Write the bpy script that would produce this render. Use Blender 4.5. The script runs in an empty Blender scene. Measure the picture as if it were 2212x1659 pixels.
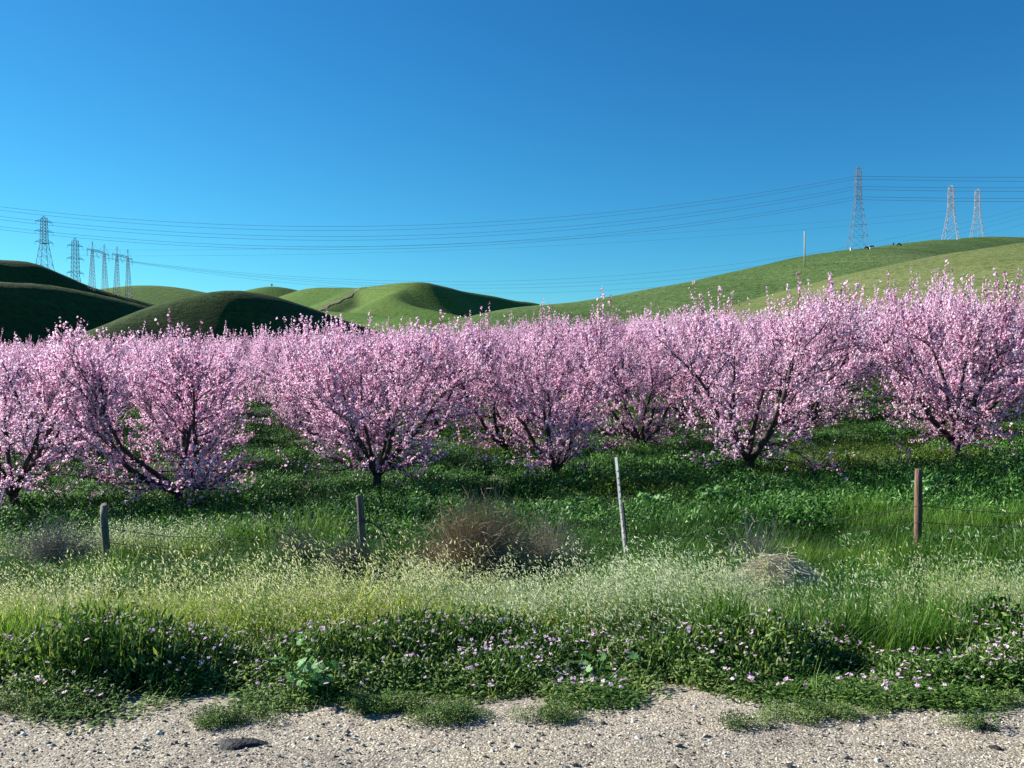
import bpy, math, random
import numpy as np
from mathutils import Vector, Euler

SC = bpy.context.scene
COL = SC.collection
rng = np.random.default_rng(7)
random.seed(7)

# ------------------------------------------------------------------ camera
CAM_Z = 1.65
F_PX, CX, CY = 1840.0, 1106.0, 829.5          # focal length and centre in 2212-px units
PITCH = math.atan(29.5 / F_PX)
cam_d = bpy.data.cameras.new('camera')
cam = bpy.data.objects.new('camera', cam_d)
COL.objects.link(cam)
cam.location = (0, 0, CAM_Z)
cam.rotation_euler = (math.pi / 2 - PITCH, 0, 0)
cam_d.sensor_width = 36.0
cam_d.lens = F_PX / 2212.0 * 36.0
cam_d.clip_start = 0.05
cam_d.clip_end = 20000
SC.camera = cam

# ------------------------------------------------------------------ light
SUN_EL = math.radians(28)
SUN_H = (-0.93, 0.36)                         # towards the sun, on the ground
nrm = math.hypot(*SUN_H); SUN_H = (SUN_H[0] / nrm, SUN_H[1] / nrm)
SUN_DIR = Vector((SUN_H[0] * math.cos(SUN_EL), SUN_H[1] * math.cos(SUN_EL), math.sin(SUN_EL)))
world = bpy.data.worlds.new('World'); SC.world = world; world.use_nodes = True
wn, wl = world.node_tree.nodes, world.node_tree.links
wn.clear()
sky = wn.new('ShaderNodeTexSky'); sky.sky_type = 'NISHITA'; sky.sun_disc = False
sky.sun_elevation = SUN_EL
sky.sun_rotation = math.atan2(SUN_H[0], SUN_H[1])
sky.altitude = 0; sky.air_density = 1.0; sky.dust_density = 0.0; sky.ozone_density = 10.0
sep_c = wn.new('ShaderNodeSeparateColor'); com_c = wn.new('ShaderNodeCombineColor')   # deep, saturated blue as the phone recorded it
wl.new(sky.outputs[0], sep_c.inputs[0])
for ch, (pw, mul) in enumerate(((1.55, 0.400), (1.25, 0.78), (1.00, 0.930))):
    a = wn.new('ShaderNodeMath'); a.operation = 'POWER'; a.inputs[1].default_value = pw
    b = wn.new('ShaderNodeMath'); b.operation = 'MULTIPLY'; b.inputs[1].default_value = mul
    wl.new(sep_c.outputs[ch], a.inputs[0]); wl.new(a.outputs[0], b.inputs[0]); wl.new(b.outputs[0], com_c.inputs[ch])
bg = wn.new('ShaderNodeBackground'); bg.inputs[1].default_value = 0.0575
wo = wn.new('ShaderNodeOutputWorld')
wl.new(com_c.outputs[0], bg.inputs[0]); wl.new(bg.outputs[0], wo.inputs[0])
sun_d = bpy.data.lights.new('sun', 'SUN'); sun_d.energy = 5.0; sun_d.angle = math.radians(0.5)
sun_d.color = (1.0, 0.95, 0.86)
sun = bpy.data.objects.new('sun', sun_d); COL.objects.link(sun)
sun.rotation_euler = (-SUN_DIR).to_track_quat('-Z', 'Y').to_euler()
sun.location = (-50, 10, 60)
SC.view_settings.view_transform = 'Standard'; SC.view_settings.look = 'None'
SC.view_settings.gamma = 1.0; SC.view_settings.exposure = 1.35
SC.view_settings.use_curve_mapping = False
SC.cycles.max_bounces = 4; SC.cycles.diffuse_bounces = 3; SC.cycles.transmission_bounces = 3
SC.cycles.transparent_max_bounces = 4

# ------------------------------------------------------------------ helpers
def ray(px, py, D):
    """point at depth y = D along the photo direction (px, py), used to lay out real positions"""
    a = (px - CX) / F_PX; b = (CY - py) / F_PX
    c, s = math.cos(PITCH), math.sin(PITCH)
    y, z = c + b * s, b * c - s
    return (a / y * D, D, CAM_Z + z / y * D)

def tag(o, label=None, cat=None, group=None, kind=None):
    if label: o['label'] = label
    if cat: o['category'] = cat
    if group: o['group'] = group
    if kind: o['kind'] = kind
    return o

def link(name, me, mat=None, parent=None, loc=None):
    o = bpy.data.objects.new(name, me); COL.objects.link(o)
    if mat and me is not None and len(me.materials) == 0: me.materials.append(mat)
    if parent: o.parent = parent
    if loc is not None: o.location = loc
    return o

def empty(name, loc=(0, 0, 0), rz=0.0):
    o = bpy.data.objects.new(name, None); COL.objects.link(o)
    o.location = loc; o.rotation_euler = (0, 0, rz); o.empty_display_size = 0.3
    return o

def fast_mesh(name, V, F, smooth=False, midx=None):
    """V (n,3) array; F (m,k) int array, or a list of such arrays"""
    me = bpy.data.meshes.new(name)
    V = np.asarray(V, dtype=np.float32)
    Fs = F if isinstance(F, list) else [F]
    Fs = [np.asarray(f, dtype=np.int32) for f in Fs if len(f)]
    loops = np.concatenate([f.ravel() for f in Fs])
    tot = np.concatenate([np.full(len(f), f.shape[1], np.int32) for f in Fs])
    start = np.concatenate([[0], np.cumsum(tot)[:-1]]).astype(np.int32)
    me.vertices.add(len(V)); me.vertices.foreach_set('co', V.ravel())
    me.loops.add(len(loops)); me.loops.foreach_set('vertex_index', loops)
    me.polygons.add(len(tot)); me.polygons.foreach_set('loop_start', start)
    me.polygons.foreach_set('use_smooth', np.full(len(tot), smooth))
    if midx is not None: me.polygons.foreach_set('material_index', np.asarray(midx, dtype=np.int32))
    me.update(calc_edges=True); me.validate()
    return me

class MB:
    """collects vertices and faces for one mesh"""
    def __init__(s): s.V = []; s.F = []; s.M = []
    def add(s, vs, fs, m=0):
        b = len(s.V); s.V.extend(vs); s.F.extend([tuple(i + b for i in f) for f in fs]); s.M.extend([m] * len(fs))
    def bar(s, p, q, w, m=0):
        s.tube([p, q], [w / 2, w / 2], 4, m)
    def tube(s, pts, rad, n=6, m=0, cap=True):
        pts = [Vector(p) for p in pts]; vs = []; fs = []
        ref = None
        for i, p in enumerate(pts):
            d = (pts[min(i + 1, len(pts) - 1)] - pts[max(i - 1, 0)])
            d = d.normalized() if d.length > 1e-9 else Vector((0, 0, 1))
            if ref is None:
                ref = d.orthogonal().normalized()
            ref = (ref - d * ref.dot(d)); ref = ref.normalized() if ref.length > 1e-6 else d.orthogonal().normalized()
            b = d.cross(ref)
            for k in range(n):
                a = 2 * math.pi * (k + 0.5) / n
                vs.append(tuple(p + (ref * math.cos(a) + b * math.sin(a)) * rad[i]))
        for i in range(len(pts) - 1):
            for k in range(n):
                k2 = (k + 1) % n
                fs.append((i * n + k, i * n + k2, (i + 1) * n + k2, (i + 1) * n + k))
        if cap:
            fs.append(tuple(range(n))[::-1]); fs.append(tuple(range((len(pts) - 1) * n, len(pts) * n)))
        s.add(vs, fs, m)
    def mesh(s, name, smooth=False):
        me = bpy.data.meshes.new(name); me.from_pydata(s.V, [], s.F); me.update()
        me.polygons.foreach_set('material_index', s.M)
        if smooth: me.polygons.foreach_set('use_smooth', [True] * len(s.F))
        return me

def vnoise(x, y, seed=0):
    x = np.asarray(x, float); y = np.asarray(y, float)
    xi = np.floor(x).astype(np.int64); yi = np.floor(y).astype(np.int64)
    fx = x - xi; fy = y - yi
    fx = fx * fx * (3 - 2 * fx); fy = fy * fy * (3 - 2 * fy)
    def h(a, b):
        n = (a * 374761393 + b * 668265263 + seed * 2147483647) & 0xFFFFFFFF
        n = ((n ^ (n >> 13)) * 1274126177) & 0xFFFFFFFF
        return ((n ^ (n >> 16)) & 0xFFFF) / 65535.0
    a = h(xi, yi) * (1 - fx) + h(xi + 1, yi) * fx
    b = h(xi, yi + 1) * (1 - fx) + h(xi + 1, yi + 1) * fx
    return (a * (1 - fy) + b * fy) * 2 - 1

def fbm(x, y, o=3, seed=0):
    r = 0; a = 1.0; t = 0
    for i in range(o):
        r = r + a * vnoise(x * 2 ** i, y * 2 ** i, seed + i * 17); t += a; a *= 0.5
    return r / t

def sstep(a, b, x):
    t = np.clip((np.asarray(x, float) - a) / (b - a), 0, 1); return t * t * (3 - 2 * t)

# ------------------------------------------------------------------ materials
def nodes(name):
    m = bpy.data.materials.new(name); m.use_nodes = True
    nt = m.node_tree; nt.nodes.clear()
    out = nt.nodes.new('ShaderNodeOutputMaterial')
    return m, nt, out

def ramp(nt, fac, stops):
    r = nt.nodes.new('ShaderNodeValToRGB')
    el = r.color_ramp.elements
    while len(el) < len(stops): el.new(0.5)
    for e, (p, c) in zip(el, stops): e.position = p; e.color = (*c, 1)
    nt.links.new(fac, r.inputs[0]); return r

def leaf_mat(name, cols, trans=0.35, rough=0.55, spec=0.3, tcol=None, inst=0.5):
    """thin leaf or petal: colour varies from piece to piece"""
    m, nt, out = nodes(name)
    geo = nt.nodes.new('ShaderNodeNewGeometry'); oi = nt.nodes.new('ShaderNodeObjectInfo')
    mx = nt.nodes.new('ShaderNodeMix'); mx.data_type = 'FLOAT'; mx.inputs[0].default_value = inst
    nt.links.new(geo.outputs['Random Per Island'], mx.inputs[2]); nt.links.new(oi.outputs['Random'], mx.inputs[3])
    n = len(cols)
    r = ramp(nt, mx.outputs[0], [(0.08 + 0.84 * i / max(n - 1, 1), c) for i, c in enumerate(cols)])
    hs = nt.nodes.new('ShaderNodeHueSaturation'); nt.links.new(r.outputs[0], hs.inputs['Color'])
    for sock, lo, hi in (('Saturation', 1.10, .88), ('Value', .90, 1.08)):
        mr = nt.nodes.new('ShaderNodeMapRange'); mr.inputs[3].default_value = lo; mr.inputs[4].default_value = hi
        nt.links.new(oi.outputs['Random'], mr.inputs[0]); nt.links.new(mr.outputs[0], hs.inputs[sock])
    r = hs
    p = nt.nodes.new('ShaderNodeBsdfPrincipled'); p.inputs['Roughness'].default_value = rough
    p.inputs['Specular IOR Level'].default_value = spec
    t = nt.nodes.new('ShaderNodeBsdfTranslucent')
    nt.links.new(r.outputs[0], p.inputs['Base Color'])
    if tcol:
        g = nt.nodes.new('ShaderNodeMix'); g.data_type = 'RGBA'; g.blend_type = 'MULTIPLY'; g.inputs[0].default_value = 1
        g.inputs[7].default_value = (*tcol, 1); nt.links.new(r.outputs[0], g.inputs[6]); nt.links.new(g.outputs[2], t.inputs[0])
    else:
        nt.links.new(r.outputs[0], t.inputs[0])
    s = nt.nodes.new('ShaderNodeMixShader'); s.inputs[0].default_value = trans
    nt.links.new(p.outputs[0], s.inputs[1]); nt.links.new(t.outputs[0], s.inputs[2]); nt.links.new(s.outputs[0], out.inputs[0])
    return m

def noise_mat(name, stops, scale=5.0, detail=6, rough=0.85, bump=0.3, bscale=None, stretch=(1, 1, 1), spec=0.3, metal=0.0, bdist=0.02):
    m, nt, out = nodes(name)
    tc = nt.nodes.new('ShaderNodeTexCoord'); mp = nt.nodes.new('ShaderNodeMapping'); mp.inputs['Scale'].default_value = stretch
    nt.links.new(tc.outputs['Object'], mp.inputs[0])
    n = nt.nodes.new('ShaderNodeTexNoise'); n.inputs['Scale'].default_value = scale; n.inputs['Detail'].default_value = detail
    nt.links.new(mp.outputs[0], n.inputs[0])
    r = ramp(nt, n.outputs[0], stops)
    p = nt.nodes.new('ShaderNodeBsdfPrincipled'); p.inputs['Roughness'].default_value = rough
    p.inputs['Specular IOR Level'].default_value = spec; p.inputs['Metallic'].default_value = metal
    nt.links.new(r.outputs[0], p.inputs['Base Color'])
    if bump:
        n2 = nt.nodes.new('ShaderNodeTexNoise'); n2.inputs['Scale'].default_value = bscale or scale * 4; n2.inputs['Detail'].default_value = 5
        nt.links.new(mp.outputs[0], n2.inputs[0])
        b = nt.nodes.new('ShaderNodeBump'); b.inputs['Strength'].default_value = bump; b.inputs['Distance'].default_value = bdist
        nt.links.new(n2.outputs[0], b.inputs['Height']); nt.links.new(b.outputs[0], p.inputs['Normal'])
    nt.links.new(p.outputs[0], out.inputs[0])
    return m

def hill_mat(name, dark, mid, pale, patch=0.012, lines=0.5, bd=0.9):
    """grazed hillside grass: broad patches, small tufts and faint cattle trails along the contour"""
    m, nt, out = nodes(name); L = nt.links
    tc = nt.nodes.new('ShaderNodeTexCoord')
    n1 = nt.nodes.new('ShaderNodeTexNoise'); n1.inputs['Scale'].default_value = patch; n1.inputs['Detail'].default_value = 5
    n2 = nt.nodes.new('ShaderNodeTexNoise'); n2.inputs['Scale'].default_value = patch * 34; n2.inputs['Detail'].default_value = 6; n2.inputs['Roughness'].default_value = 0.7
    mp = nt.nodes.new('ShaderNodeMapping'); mp.inputs['Scale'].default_value = (0.02, 0.02, 0.55)
    n3 = nt.nodes.new('ShaderNodeTexNoise'); n3.inputs['Scale'].default_value = 1.0; n3.inputs['Detail'].default_value = 3
    L.new(tc.outputs['Object'], n1.inputs[0]); L.new(tc.outputs['Object'], n2.inputs[0]); L.new(tc.outputs['Object'], mp.inputs[0]); L.new(mp.outputs[0], n3.inputs[0])
    a = nt.nodes.new('ShaderNodeMath'); a.operation = 'MULTIPLY_ADD'; a.inputs[1].default_value = 0.62
    L.new(n2.outputs[0], a.inputs[0]); 
    s1 = nt.nodes.new('ShaderNodeMath'); s1.operation = 'MULTIPLY'; s1.inputs[1].default_value = 0.45; L.new(n1.outputs[0], s1.inputs[0])
    L.new(s1.outputs[0], a.inputs[2])
    r = ramp(nt, a.outputs[0], [(0.38, dark), (0.53, mid), (0.68, pale)])
    # small dark scrub and bare spots
    n4 = nt.nodes.new('ShaderNodeTexNoise'); n4.inputs['Scale'].default_value = patch * 48; n4.inputs['Detail'].default_value = 2
    mp4 = nt.nodes.new('ShaderNodeMapping'); mp4.inputs['Scale'].default_value = (0.6, 1, 1.6)
    L.new(tc.outputs['Object'], mp4.inputs[0]); L.new(mp4.outputs[0], n4.inputs[0])
    r4 = ramp(nt, n4.outputs[0], [(0.60, (1, 1, 1)), (0.68, (0.42, 0.48, 0.42))])
    r3 = ramp(nt, n3.outputs[0], [(0.40, (0.80, 0.80, 0.80)), (0.60, (1.1, 1.1, 1.1))])
    m3 = nt.nodes.new('ShaderNodeMix'); m3.data_type = 'RGBA'; m3.blend_type = 'MULTIPLY'; m3.inputs[0].default_value = lines
    L.new(r.outputs[0], m3.inputs[6]); L.new(r3.outputs[0], m3.inputs[7])
    m4 = nt.nodes.new('ShaderNodeMix'); m4.data_type = 'RGBA'; m4.blend_type = 'MULTIPLY'; m4.inputs[0].default_value = 1
    L.new(m3.outputs[2], m4.inputs[6]); L.new(r4.outputs[0], m4.inputs[7])
    p = nt.nodes.new('ShaderNodeBsdfPrincipled'); p.inputs['Roughness'].default_value = 0.95; p.inputs['Specular IOR Level'].default_value = 0.08
    L.new(m4.outputs[2], p.inputs['Base Color'])
    ad = nt.nodes.new('ShaderNodeMath'); ad.operation = 'MULTIPLY_ADD'; ad.inputs[1].default_value = 0.4; L.new(n3.outputs[0], ad.inputs[0]); L.new(n2.outputs[0], ad.inputs[2])
    b = nt.nodes.new('ShaderNodeBump'); b.inputs['Strength'].default_value = 0.5; b.inputs['Distance'].default_value = bd
    L.new(ad.outputs[0], b.inputs['Height']); L.new(b.outputs[0], p.inputs['Normal'])
    L.new(p.outputs[0], out.inputs[0])
    return m

M = {}
M['soil'] = noise_mat('soil', [(0.3, (0.030, 0.034, 0.016)), (0.55, (0.050, 0.060, 0.022)), (0.75, (0.085, 0.085, 0.045))], 1.4, 8, 0.95, 0.6, 14)
M['bark'] = noise_mat('bark', [(0.3, (0.022, 0.016, 0.017)), (0.7, (0.065, 0.048, 0.045))], 9, 6, 0.9, 0.8, 40, (1, 1, 0.35))
M['twig'] = noise_mat('twig', [(0.3, (0.060, 0.026, 0.036)), (0.7, (0.11, 0.05, 0.06))], 6, 3, 0.8, 0)
M['petal'] = leaf_mat('petal', [(0.31, 0.09, 0.19), (0.86, 0.53, 0.69), (0.92, 0.67, 0.79), (0.94, 0.75, 0.84), (0.96, 0.87, 0.91)], 0.42, 0.6, 0.12, (1.0, 0.86, 1.0), 0.1)
M['steel'] = noise_mat('galvanised_steel', [(0.3, (0.09, 0.11, 0.14)), (0.7, (0.15, 0.17, 0.20))], 0.6, 4, 0.6, 0, spec=0.3)
M['steel_sunlit'] = noise_mat('sunlit_galvanised_steel', [(0.3, (0.24, 0.235, 0.24)), (0.7, (0.36, 0.35, 0.355))], 0.6, 4, 0.6, 0, spec=0.3)  # sunlight on the far crest pylons is put into this lighter colour
M['cable'] = noise_mat('cable', [(0.3, (0.10, 0.11, 0.13)), (0.7, (0.14, 0.15, 0.17))], 1, 2, 0.5, 0)
M['porcelain'] = noise_mat('porcelain', [(0.3, (0.20, 0.22, 0.24)), (0.7, (0.28, 0.30, 0.32))], 3, 2, 0.3, 0)
M['concrete'] = noise_mat('concrete', [(0.3, (0.48, 0.47, 0.44)), (0.7, (0.62, 0.60, 0.56))], 2, 5, 0.9, 0.2)
M['cow'] = noise_mat('cow_hide', [(0.3, (0.012, 0.011, 0.011)), (0.7, (0.025, 0.022, 0.02))], 3, 3, 0.7, 0)
M['postwood'] = noise_mat('weathered_post', [(0.25, (0.06, 0.05, 0.05)), (0.5, (0.13, 0.11, 0.10)), (0.75, (0.22, 0.19, 0.17))], 7, 8, 0.9, 0.7, 40, (3, 3, 0.35))
M['brownwood'] = noise_mat('brown_post', [(0.25, (0.06, 0.033, 0.025)), (0.5, (0.13, 0.075, 0.055)), (0.75, (0.22, 0.15, 0.12))], 7, 8, 0.9, 0.7, 40, (3, 3, 0.35))
M['polewood'] = noise_mat('pole_wood', [(0.3, (0.30, 0.25, 0.20)), (0.7, (0.44, 0.38, 0.32))], 2, 5, 0.9, 0.3, 20, (3, 3, 0.3))
M['rustwire'] = noise_mat('rusty_wire', [(0.3, (0.05, 0.04, 0.035)), (0.7, (0.11, 0.09, 0.08))], 8, 3, 0.7, 0)
M['postpaint'] = noise_mat('worn_post_paint', [(0.35, (0.30, 0.30, 0.30)), (0.55, (0.55, 0.56, 0.58)), (0.75, (0.66, 0.67, 0.68))], 6, 7, 0.6, 0.2, 30, (2, 2, 0.5))
M['greenpaint'] = noise_mat('dark_post_paint', [(0.35, (0.035, 0.035, 0.04)), (0.7, (0.09, 0.085, 0.085))], 10, 7, 0.7, 0.2, 30)
M['rubber'] = noise_mat('rubber', [(0.3, (0.010, 0.010, 0.012)), (0.7, (0.028, 0.028, 0.032))], 18, 5, 0.75, 0.6, 60)
M['dry'] = leaf_mat('dry_stalk', [(0.24, 0.18, 0.12), (0.46, 0.38, 0.27), (0.66, 0.59, 0.45)], 0.25, 0.8, 0.1)
M['dry_grey'] = leaf_mat('dry_grey_twig', [(0.18, 0.16, 0.14), (0.34, 0.31, 0.28), (0.55, 0.52, 0.48)], 0.1, 0.8, 0.1)
M['straw'] = leaf_mat('straw', [(0.50, 0.45, 0.32), (0.66, 0.62, 0.48), (0.78, 0.75, 0.62)], 0.35, 0.8, 0.1)
M['oat_green'] = leaf_mat('oat_blade_green', [(0.035, 0.11, 0.016), (0.085, 0.20, 0.028), (0.22, 0.36, 0.07)], 0.42, 0.6, 0.15, (1.1, 1.1, 0.6))
M['oat_yellow'] = leaf_mat('oat_blade_yellow', [(0.12, 0.21, 0.028), (0.26, 0.36, 0.06), (0.42, 0.47, 0.13)], 0.5, 0.6, 0.15, (1.1, 1.05, 0.6))
M['oat_head'] = leaf_mat('oat_seed_head', [(0.42, 0.50, 0.26), (0.57, 0.63, 0.39), (0.72, 0.74, 0.54)], 0.5, 0.6, 0.15)
M['oat_head_y'] = leaf_mat('oat_seed_head_yellow', [(0.46, 0.49, 0.18), (0.60, 0.62, 0.30), (0.72, 0.71, 0.46)], 0.5, 0.6, 0.15)
M['grass'] = leaf_mat('grass_blade', [(0.014, 0.055, 0.012), (0.032, 0.10, 0.018), (0.085, 0.20, 0.035)], 0.32, 0.6, 0.15, (1.1, 1.1, 0.6))
M['weed'] = leaf_mat('weed_leaf', [(0.014, 0.060, 0.012), (0.030, 0.110, 0.018), (0.060, 0.175, 0.026), (0.14, 0.33, 0.055)], 0.28, 0.6, 0.18, (1.1, 1.1, 0.5))
M['weed_y'] = leaf_mat('weed_leaf_yellow', [(0.03, 0.08, 0.012), (0.08, 0.15, 0.018), (0.18, 0.25, 0.03)], 0.30, 0.6, 0.18, (1.1, 1.1, 0.5))
M['mallow'] = leaf_mat('mallow_leaf', [(0.08, 0.20, 0.06), (0.13, 0.28, 0.09), (0.20, 0.36, 0.14)], 0.3, 0.55, 0.25, (1.0, 1.1, 0.6))
M['filaree'] = leaf_mat('filaree_leaf', [(0.016, 0.050, 0.012), (0.042, 0.105, 0.020), (0.15, 0.26, 0.05), (0.27, 0.31, 0.11)], 0.34, 0.6, 0.18, (1.1, 1.1, 0.5))
M['lilac'] = leaf_mat('lilac_petal', [(0.72, 0.44, 0.70), (0.82, 0.56, 0.80), (0.88, 0.70, 0.86)], 0.4, 0.6, 0.2)
M['yellowpetal'] = leaf_mat('yellow_petal', [(0.75, 0.48, 0.02), (0.8, 0.6, 0.05)], 0.3, 0.6, 0.2)
M['pebble'] = leaf_mat('pebble', [(0.07, 0.065, 0.06), (0.22, 0.20, 0.17), (0.34, 0.31, 0.265), (0.60, 0.57, 0.50)], 0.0, 0.85, 0.25, None, 0.9)

def gravel_material():
    m, nt, out = nodes('gravel'); L = nt.links
    tc = nt.nodes.new('ShaderNodeTexCoord')
    v = nt.nodes.new('ShaderNodeTexVoronoi'); v.inputs['Scale'].default_value = 105
    n = nt.nodes.new('ShaderNodeTexNoise'); n.inputs['Scale'].default_value = 1.3; n.inputs['Detail'].default_value = 9; n.inputs['Roughness'].default_value = 0.65
    L.new(tc.outputs['Object'], v.inputs[0]); L.new(tc.outputs['Object'], n.inputs[0])
    sep = nt.nodes.new('ShaderNodeSeparateColor'); L.new(v.outputs['Color'], sep.inputs[0])
    r = ramp(nt, sep.outputs[0], [(0.0, (0.135, 0.116, 0.092)), (0.45, (0.26, 0.230, 0.182)), (0.8, (0.345, 0.308, 0.247)), (1.0, (0.53, 0.485, 0.40))])
    r2 = ramp(nt, n.outputs[0], [(0.30, (0.62, 0.61, 0.63)), (0.47, (0.95, 0.95, 0.95)), (0.70, (1.22, 1.17, 1.08))])
    mx = nt.nodes.new('ShaderNodeMix'); mx.data_type = 'RGBA'; mx.blend_type = 'MULTIPLY'; mx.inputs[0].default_value = 1
    L.new(r.outputs[0], mx.inputs[6]); L.new(r2.outputs[0], mx.inputs[7])
    p = nt.nodes.new('ShaderNodeBsdfPrincipled'); p.inputs['Roughness'].default_value = 0.9; p.inputs['Specular IOR Level'].default_value = 0.2
    L.new(mx.outputs[2], p.inputs['Base Color'])
    b = nt.nodes.new('ShaderNodeBump'); b.inputs['Strength'].default_value = 0.7; b.inputs['Distance'].default_value = 0.005; b.invert = True
    L.new(v.outputs['Distance'], b.inputs['Height']); L.new(b.outputs[0], p.inputs['Normal'])
    L.new(p.outputs[0], out.inputs[0]); return m
M['gravel'] = gravel_material()

# ------------------------------------------------------------------ ground
PY = [-400, 4.05, 4.35, 5.5, 7.0, 9.0, 11.8, 16, 19, 24.5, 30, 60, 95, 130, 300, 900, 9000]
PZ = [0, 0, -0.03, -0.26, -0.60, -0.95, -1.10, -1.02, -0.93, -0.86, -0.62, 0.95, 2.75, 4.2, 6.0, 8.0, 8.0]
def gz(x, y):
    x = np.asarray(x, float); y = np.asarray(y, float)
    z = (np.interp(y - 0.35, PY, PZ) + 2 * np.interp(y, PY, PZ) + np.interp(y + 0.35, PY, PZ)) / 4
    z = z + 0.042 * 70 * np.tanh(x / 70) * sstep(7, 17, y) * (1 - sstep(130, 260, y))
    z = z + 0.05 * fbm(x * 0.7, y * 0.7, 3, 3) * sstep(4.6, 6.5, y) + 0.006 * fbm(x * 2.5, y * 2.5, 2, 5)
    return z

def axis(lo, hi, fine_lo, fine_hi, step, grow=1.22):
    a = list(np.arange(fine_lo, fine_hi + 1e-6, step))
    s = step
    while a[-1] < hi: s *= grow; a.append(a[-1] + s)
    s = step
    while a[0] > lo: s *= grow; a.insert(0, a[0] - s)
    return np.array(a)

def grid_mesh(name, xs, ys, zf, smooth=True, keep=None):
    X, Y = np.meshgrid(xs, ys); Z = zf(X, Y)
    V = np.stack([X, Y, Z], -1).reshape(-1, 3)
    nx, ny = len(xs), len(ys)
    i = (np.arange(ny - 1)[:, None] * nx + np.arange(nx - 1)[None]).ravel()
    F = np.stack([i, i + 1, i + nx + 1, i + nx], -1)
    if keep is not None:
        k = keep(X, Y, Z).ravel(); F = F[k[F].any(1)]
    return fast_mesh(name, V, F, smooth)

ground = link('ground', grid_mesh('ground', axis(-9000, 9000, -14, 14, 0.25), axis(-400, 9000, 3.0, 26, 0.2), gz), M['soil'])
tag(ground, 'dark soil of the roadside and orchard floor below the weeds', 'ground', kind='structure')

def edge_y(x):
    return 4.14 + 0.26 * fbm(np.asarray(x) * 1.1, np.asarray(x) * 0 + 3.3, 4, 11) + 0.05 * np.sin(np.asarray(x) * 0.8 + 1)
sx = np.linspace(-16, 16, 641); sv = np.linspace(0, 1, 61)
SX, SV = np.meshgrid(sx, sv)
SY = -9 + (edge_y(SX) + 0.45 + 9) * (1 - (1 - SV) ** 2.2)
SZ = gz(SX, SY) + 0.004 - 0.012 * (SV > 0.999) + 0.004 * fbm(SX * 9, SY * 9, 2, 8) * (SV < 0.99) + 0.004
ii = (np.arange(60)[:, None] * 641 + np.arange(640)[None]).ravel()
sh = link('gravel_shoulder', fast_mesh('gravel_shoulder', np.stack([SX, SY, SZ], -1).reshape(-1, 3), np.stack([ii, ii + 1, ii + 642, ii + 641], -1), True), M['gravel'])
tag(sh, 'pale grey gravel road shoulder in front of the weeds', 'road shoulder', kind='structure')

# ------------------------------------------------------------------ hills
def catmull(pts, n=8):
    P = [np.array(p, float) for p in pts]; P = [2 * P[0] - P[1]] + P + [2 * P[-1] - P[-2]]
    out = []
    for i in range(1, len(P) - 2):
        for t in np.linspace(0, 1, n, endpoint=False):
            a, b, c, d = P[i - 1], P[i], P[i + 1], P[i + 2]
            out.append(0.5 * (2 * b + (c - a) * t + (2 * a - 5 * b + 4 * c - d) * t * t + (3 * b - a - 3 * c + d) * t ** 3))
    out.append(P[-2]); return np.array(out)

HILLF = {}
def hill(name, label, ridges, step, mat, amp=2.0, nscale=70.0, seed=1, soft=1.5, floor=1.0):
    """ridges: list of (crest points (px, py, depth), slope, roundness); height = smooth maximum over the crests"""
    R = []
    lo = np.array([1e9, 1e9]); hi = -lo
    for pts, k, r in ridges:
        C = catmull([ray(*p) for p in pts], 6); R.append((C, k, r))
        m = (C[:, 2].max() - floor) / k + r
        lo = np.minimum(lo, C[:, :2].min(0) - m); hi = np.maximum(hi, C[:, :2].max(0) + m)
    def hf(X, Y):
        X = np.asarray(X, float); Y = np.asarray(Y, float)
        acc = None
        for C, k, r in R:
            best = np.full(X.shape, -1e9)
            for a, b in zip(C[:-1], C[1:]):
                dx, dy = b[0] - a[0], b[1] - a[1]; L2 = dx * dx + dy * dy + 1e-9
                t = np.clip(((X - a[0]) * dx + (Y - a[1]) * dy) / L2, 0, 1)
                d = np.hypot(X - a[0] - t * dx, Y - a[1] - t * dy)
                best = np.maximum(best, a[2] + t * (b[2] - a[2]) - k * (np.sqrt(d * d + r * r) - r))
            if acc is None: acc = best
            else:
                mx = np.maximum(acc, best); acc = mx + soft * np.log(np.exp((acc - mx) / soft) + np.exp((best - mx) / soft))
        h = acc
        h = h + amp * fbm(X / nscale, Y / nscale, 3, seed) * sstep(0, 14, h) + amp * 0.10 * fbm(X / (nscale * 0.12), Y / (nscale * 0.12), 2, seed + 5)
        return h
    xs = np.arange(lo[0], hi[0] + step, step); ys = np.arange(max(lo[1], 125), hi[1] + step, step)
    me = grid_mesh(name, xs, ys, hf, True, lambda X, Y, Z: Z > -1)
    o = link(name, me, mat); tag(o, label, 'hill', kind='structure')
    HILLF[label] = hf
    return hf

HM_dark = hill_mat('hill_grass_shaded', (0.016, 0.036, 0.010), (0.027, 0.056, 0.013), (0.050, 0.088, 0.019), 0.012, 0.45, 1.2)  # shade on these hills is deepened by a darker grass colour
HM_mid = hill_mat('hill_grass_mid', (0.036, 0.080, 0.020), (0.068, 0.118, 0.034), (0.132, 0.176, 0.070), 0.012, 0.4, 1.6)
HM_pale = hill_mat('hill_grass_pale', (0.062, 0.092, 0.026), (0.108, 0.136, 0.046), (0.165, 0.180, 0.082), 0.02, 0.3, 1.0)
HM_far = hill_mat('hill_grass_far', (0.034, 0.086, 0.018), (0.058, 0.115, 0.022), (0.105, 0.145, 0.035), 0.005, 0.25, 1.5)

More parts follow.
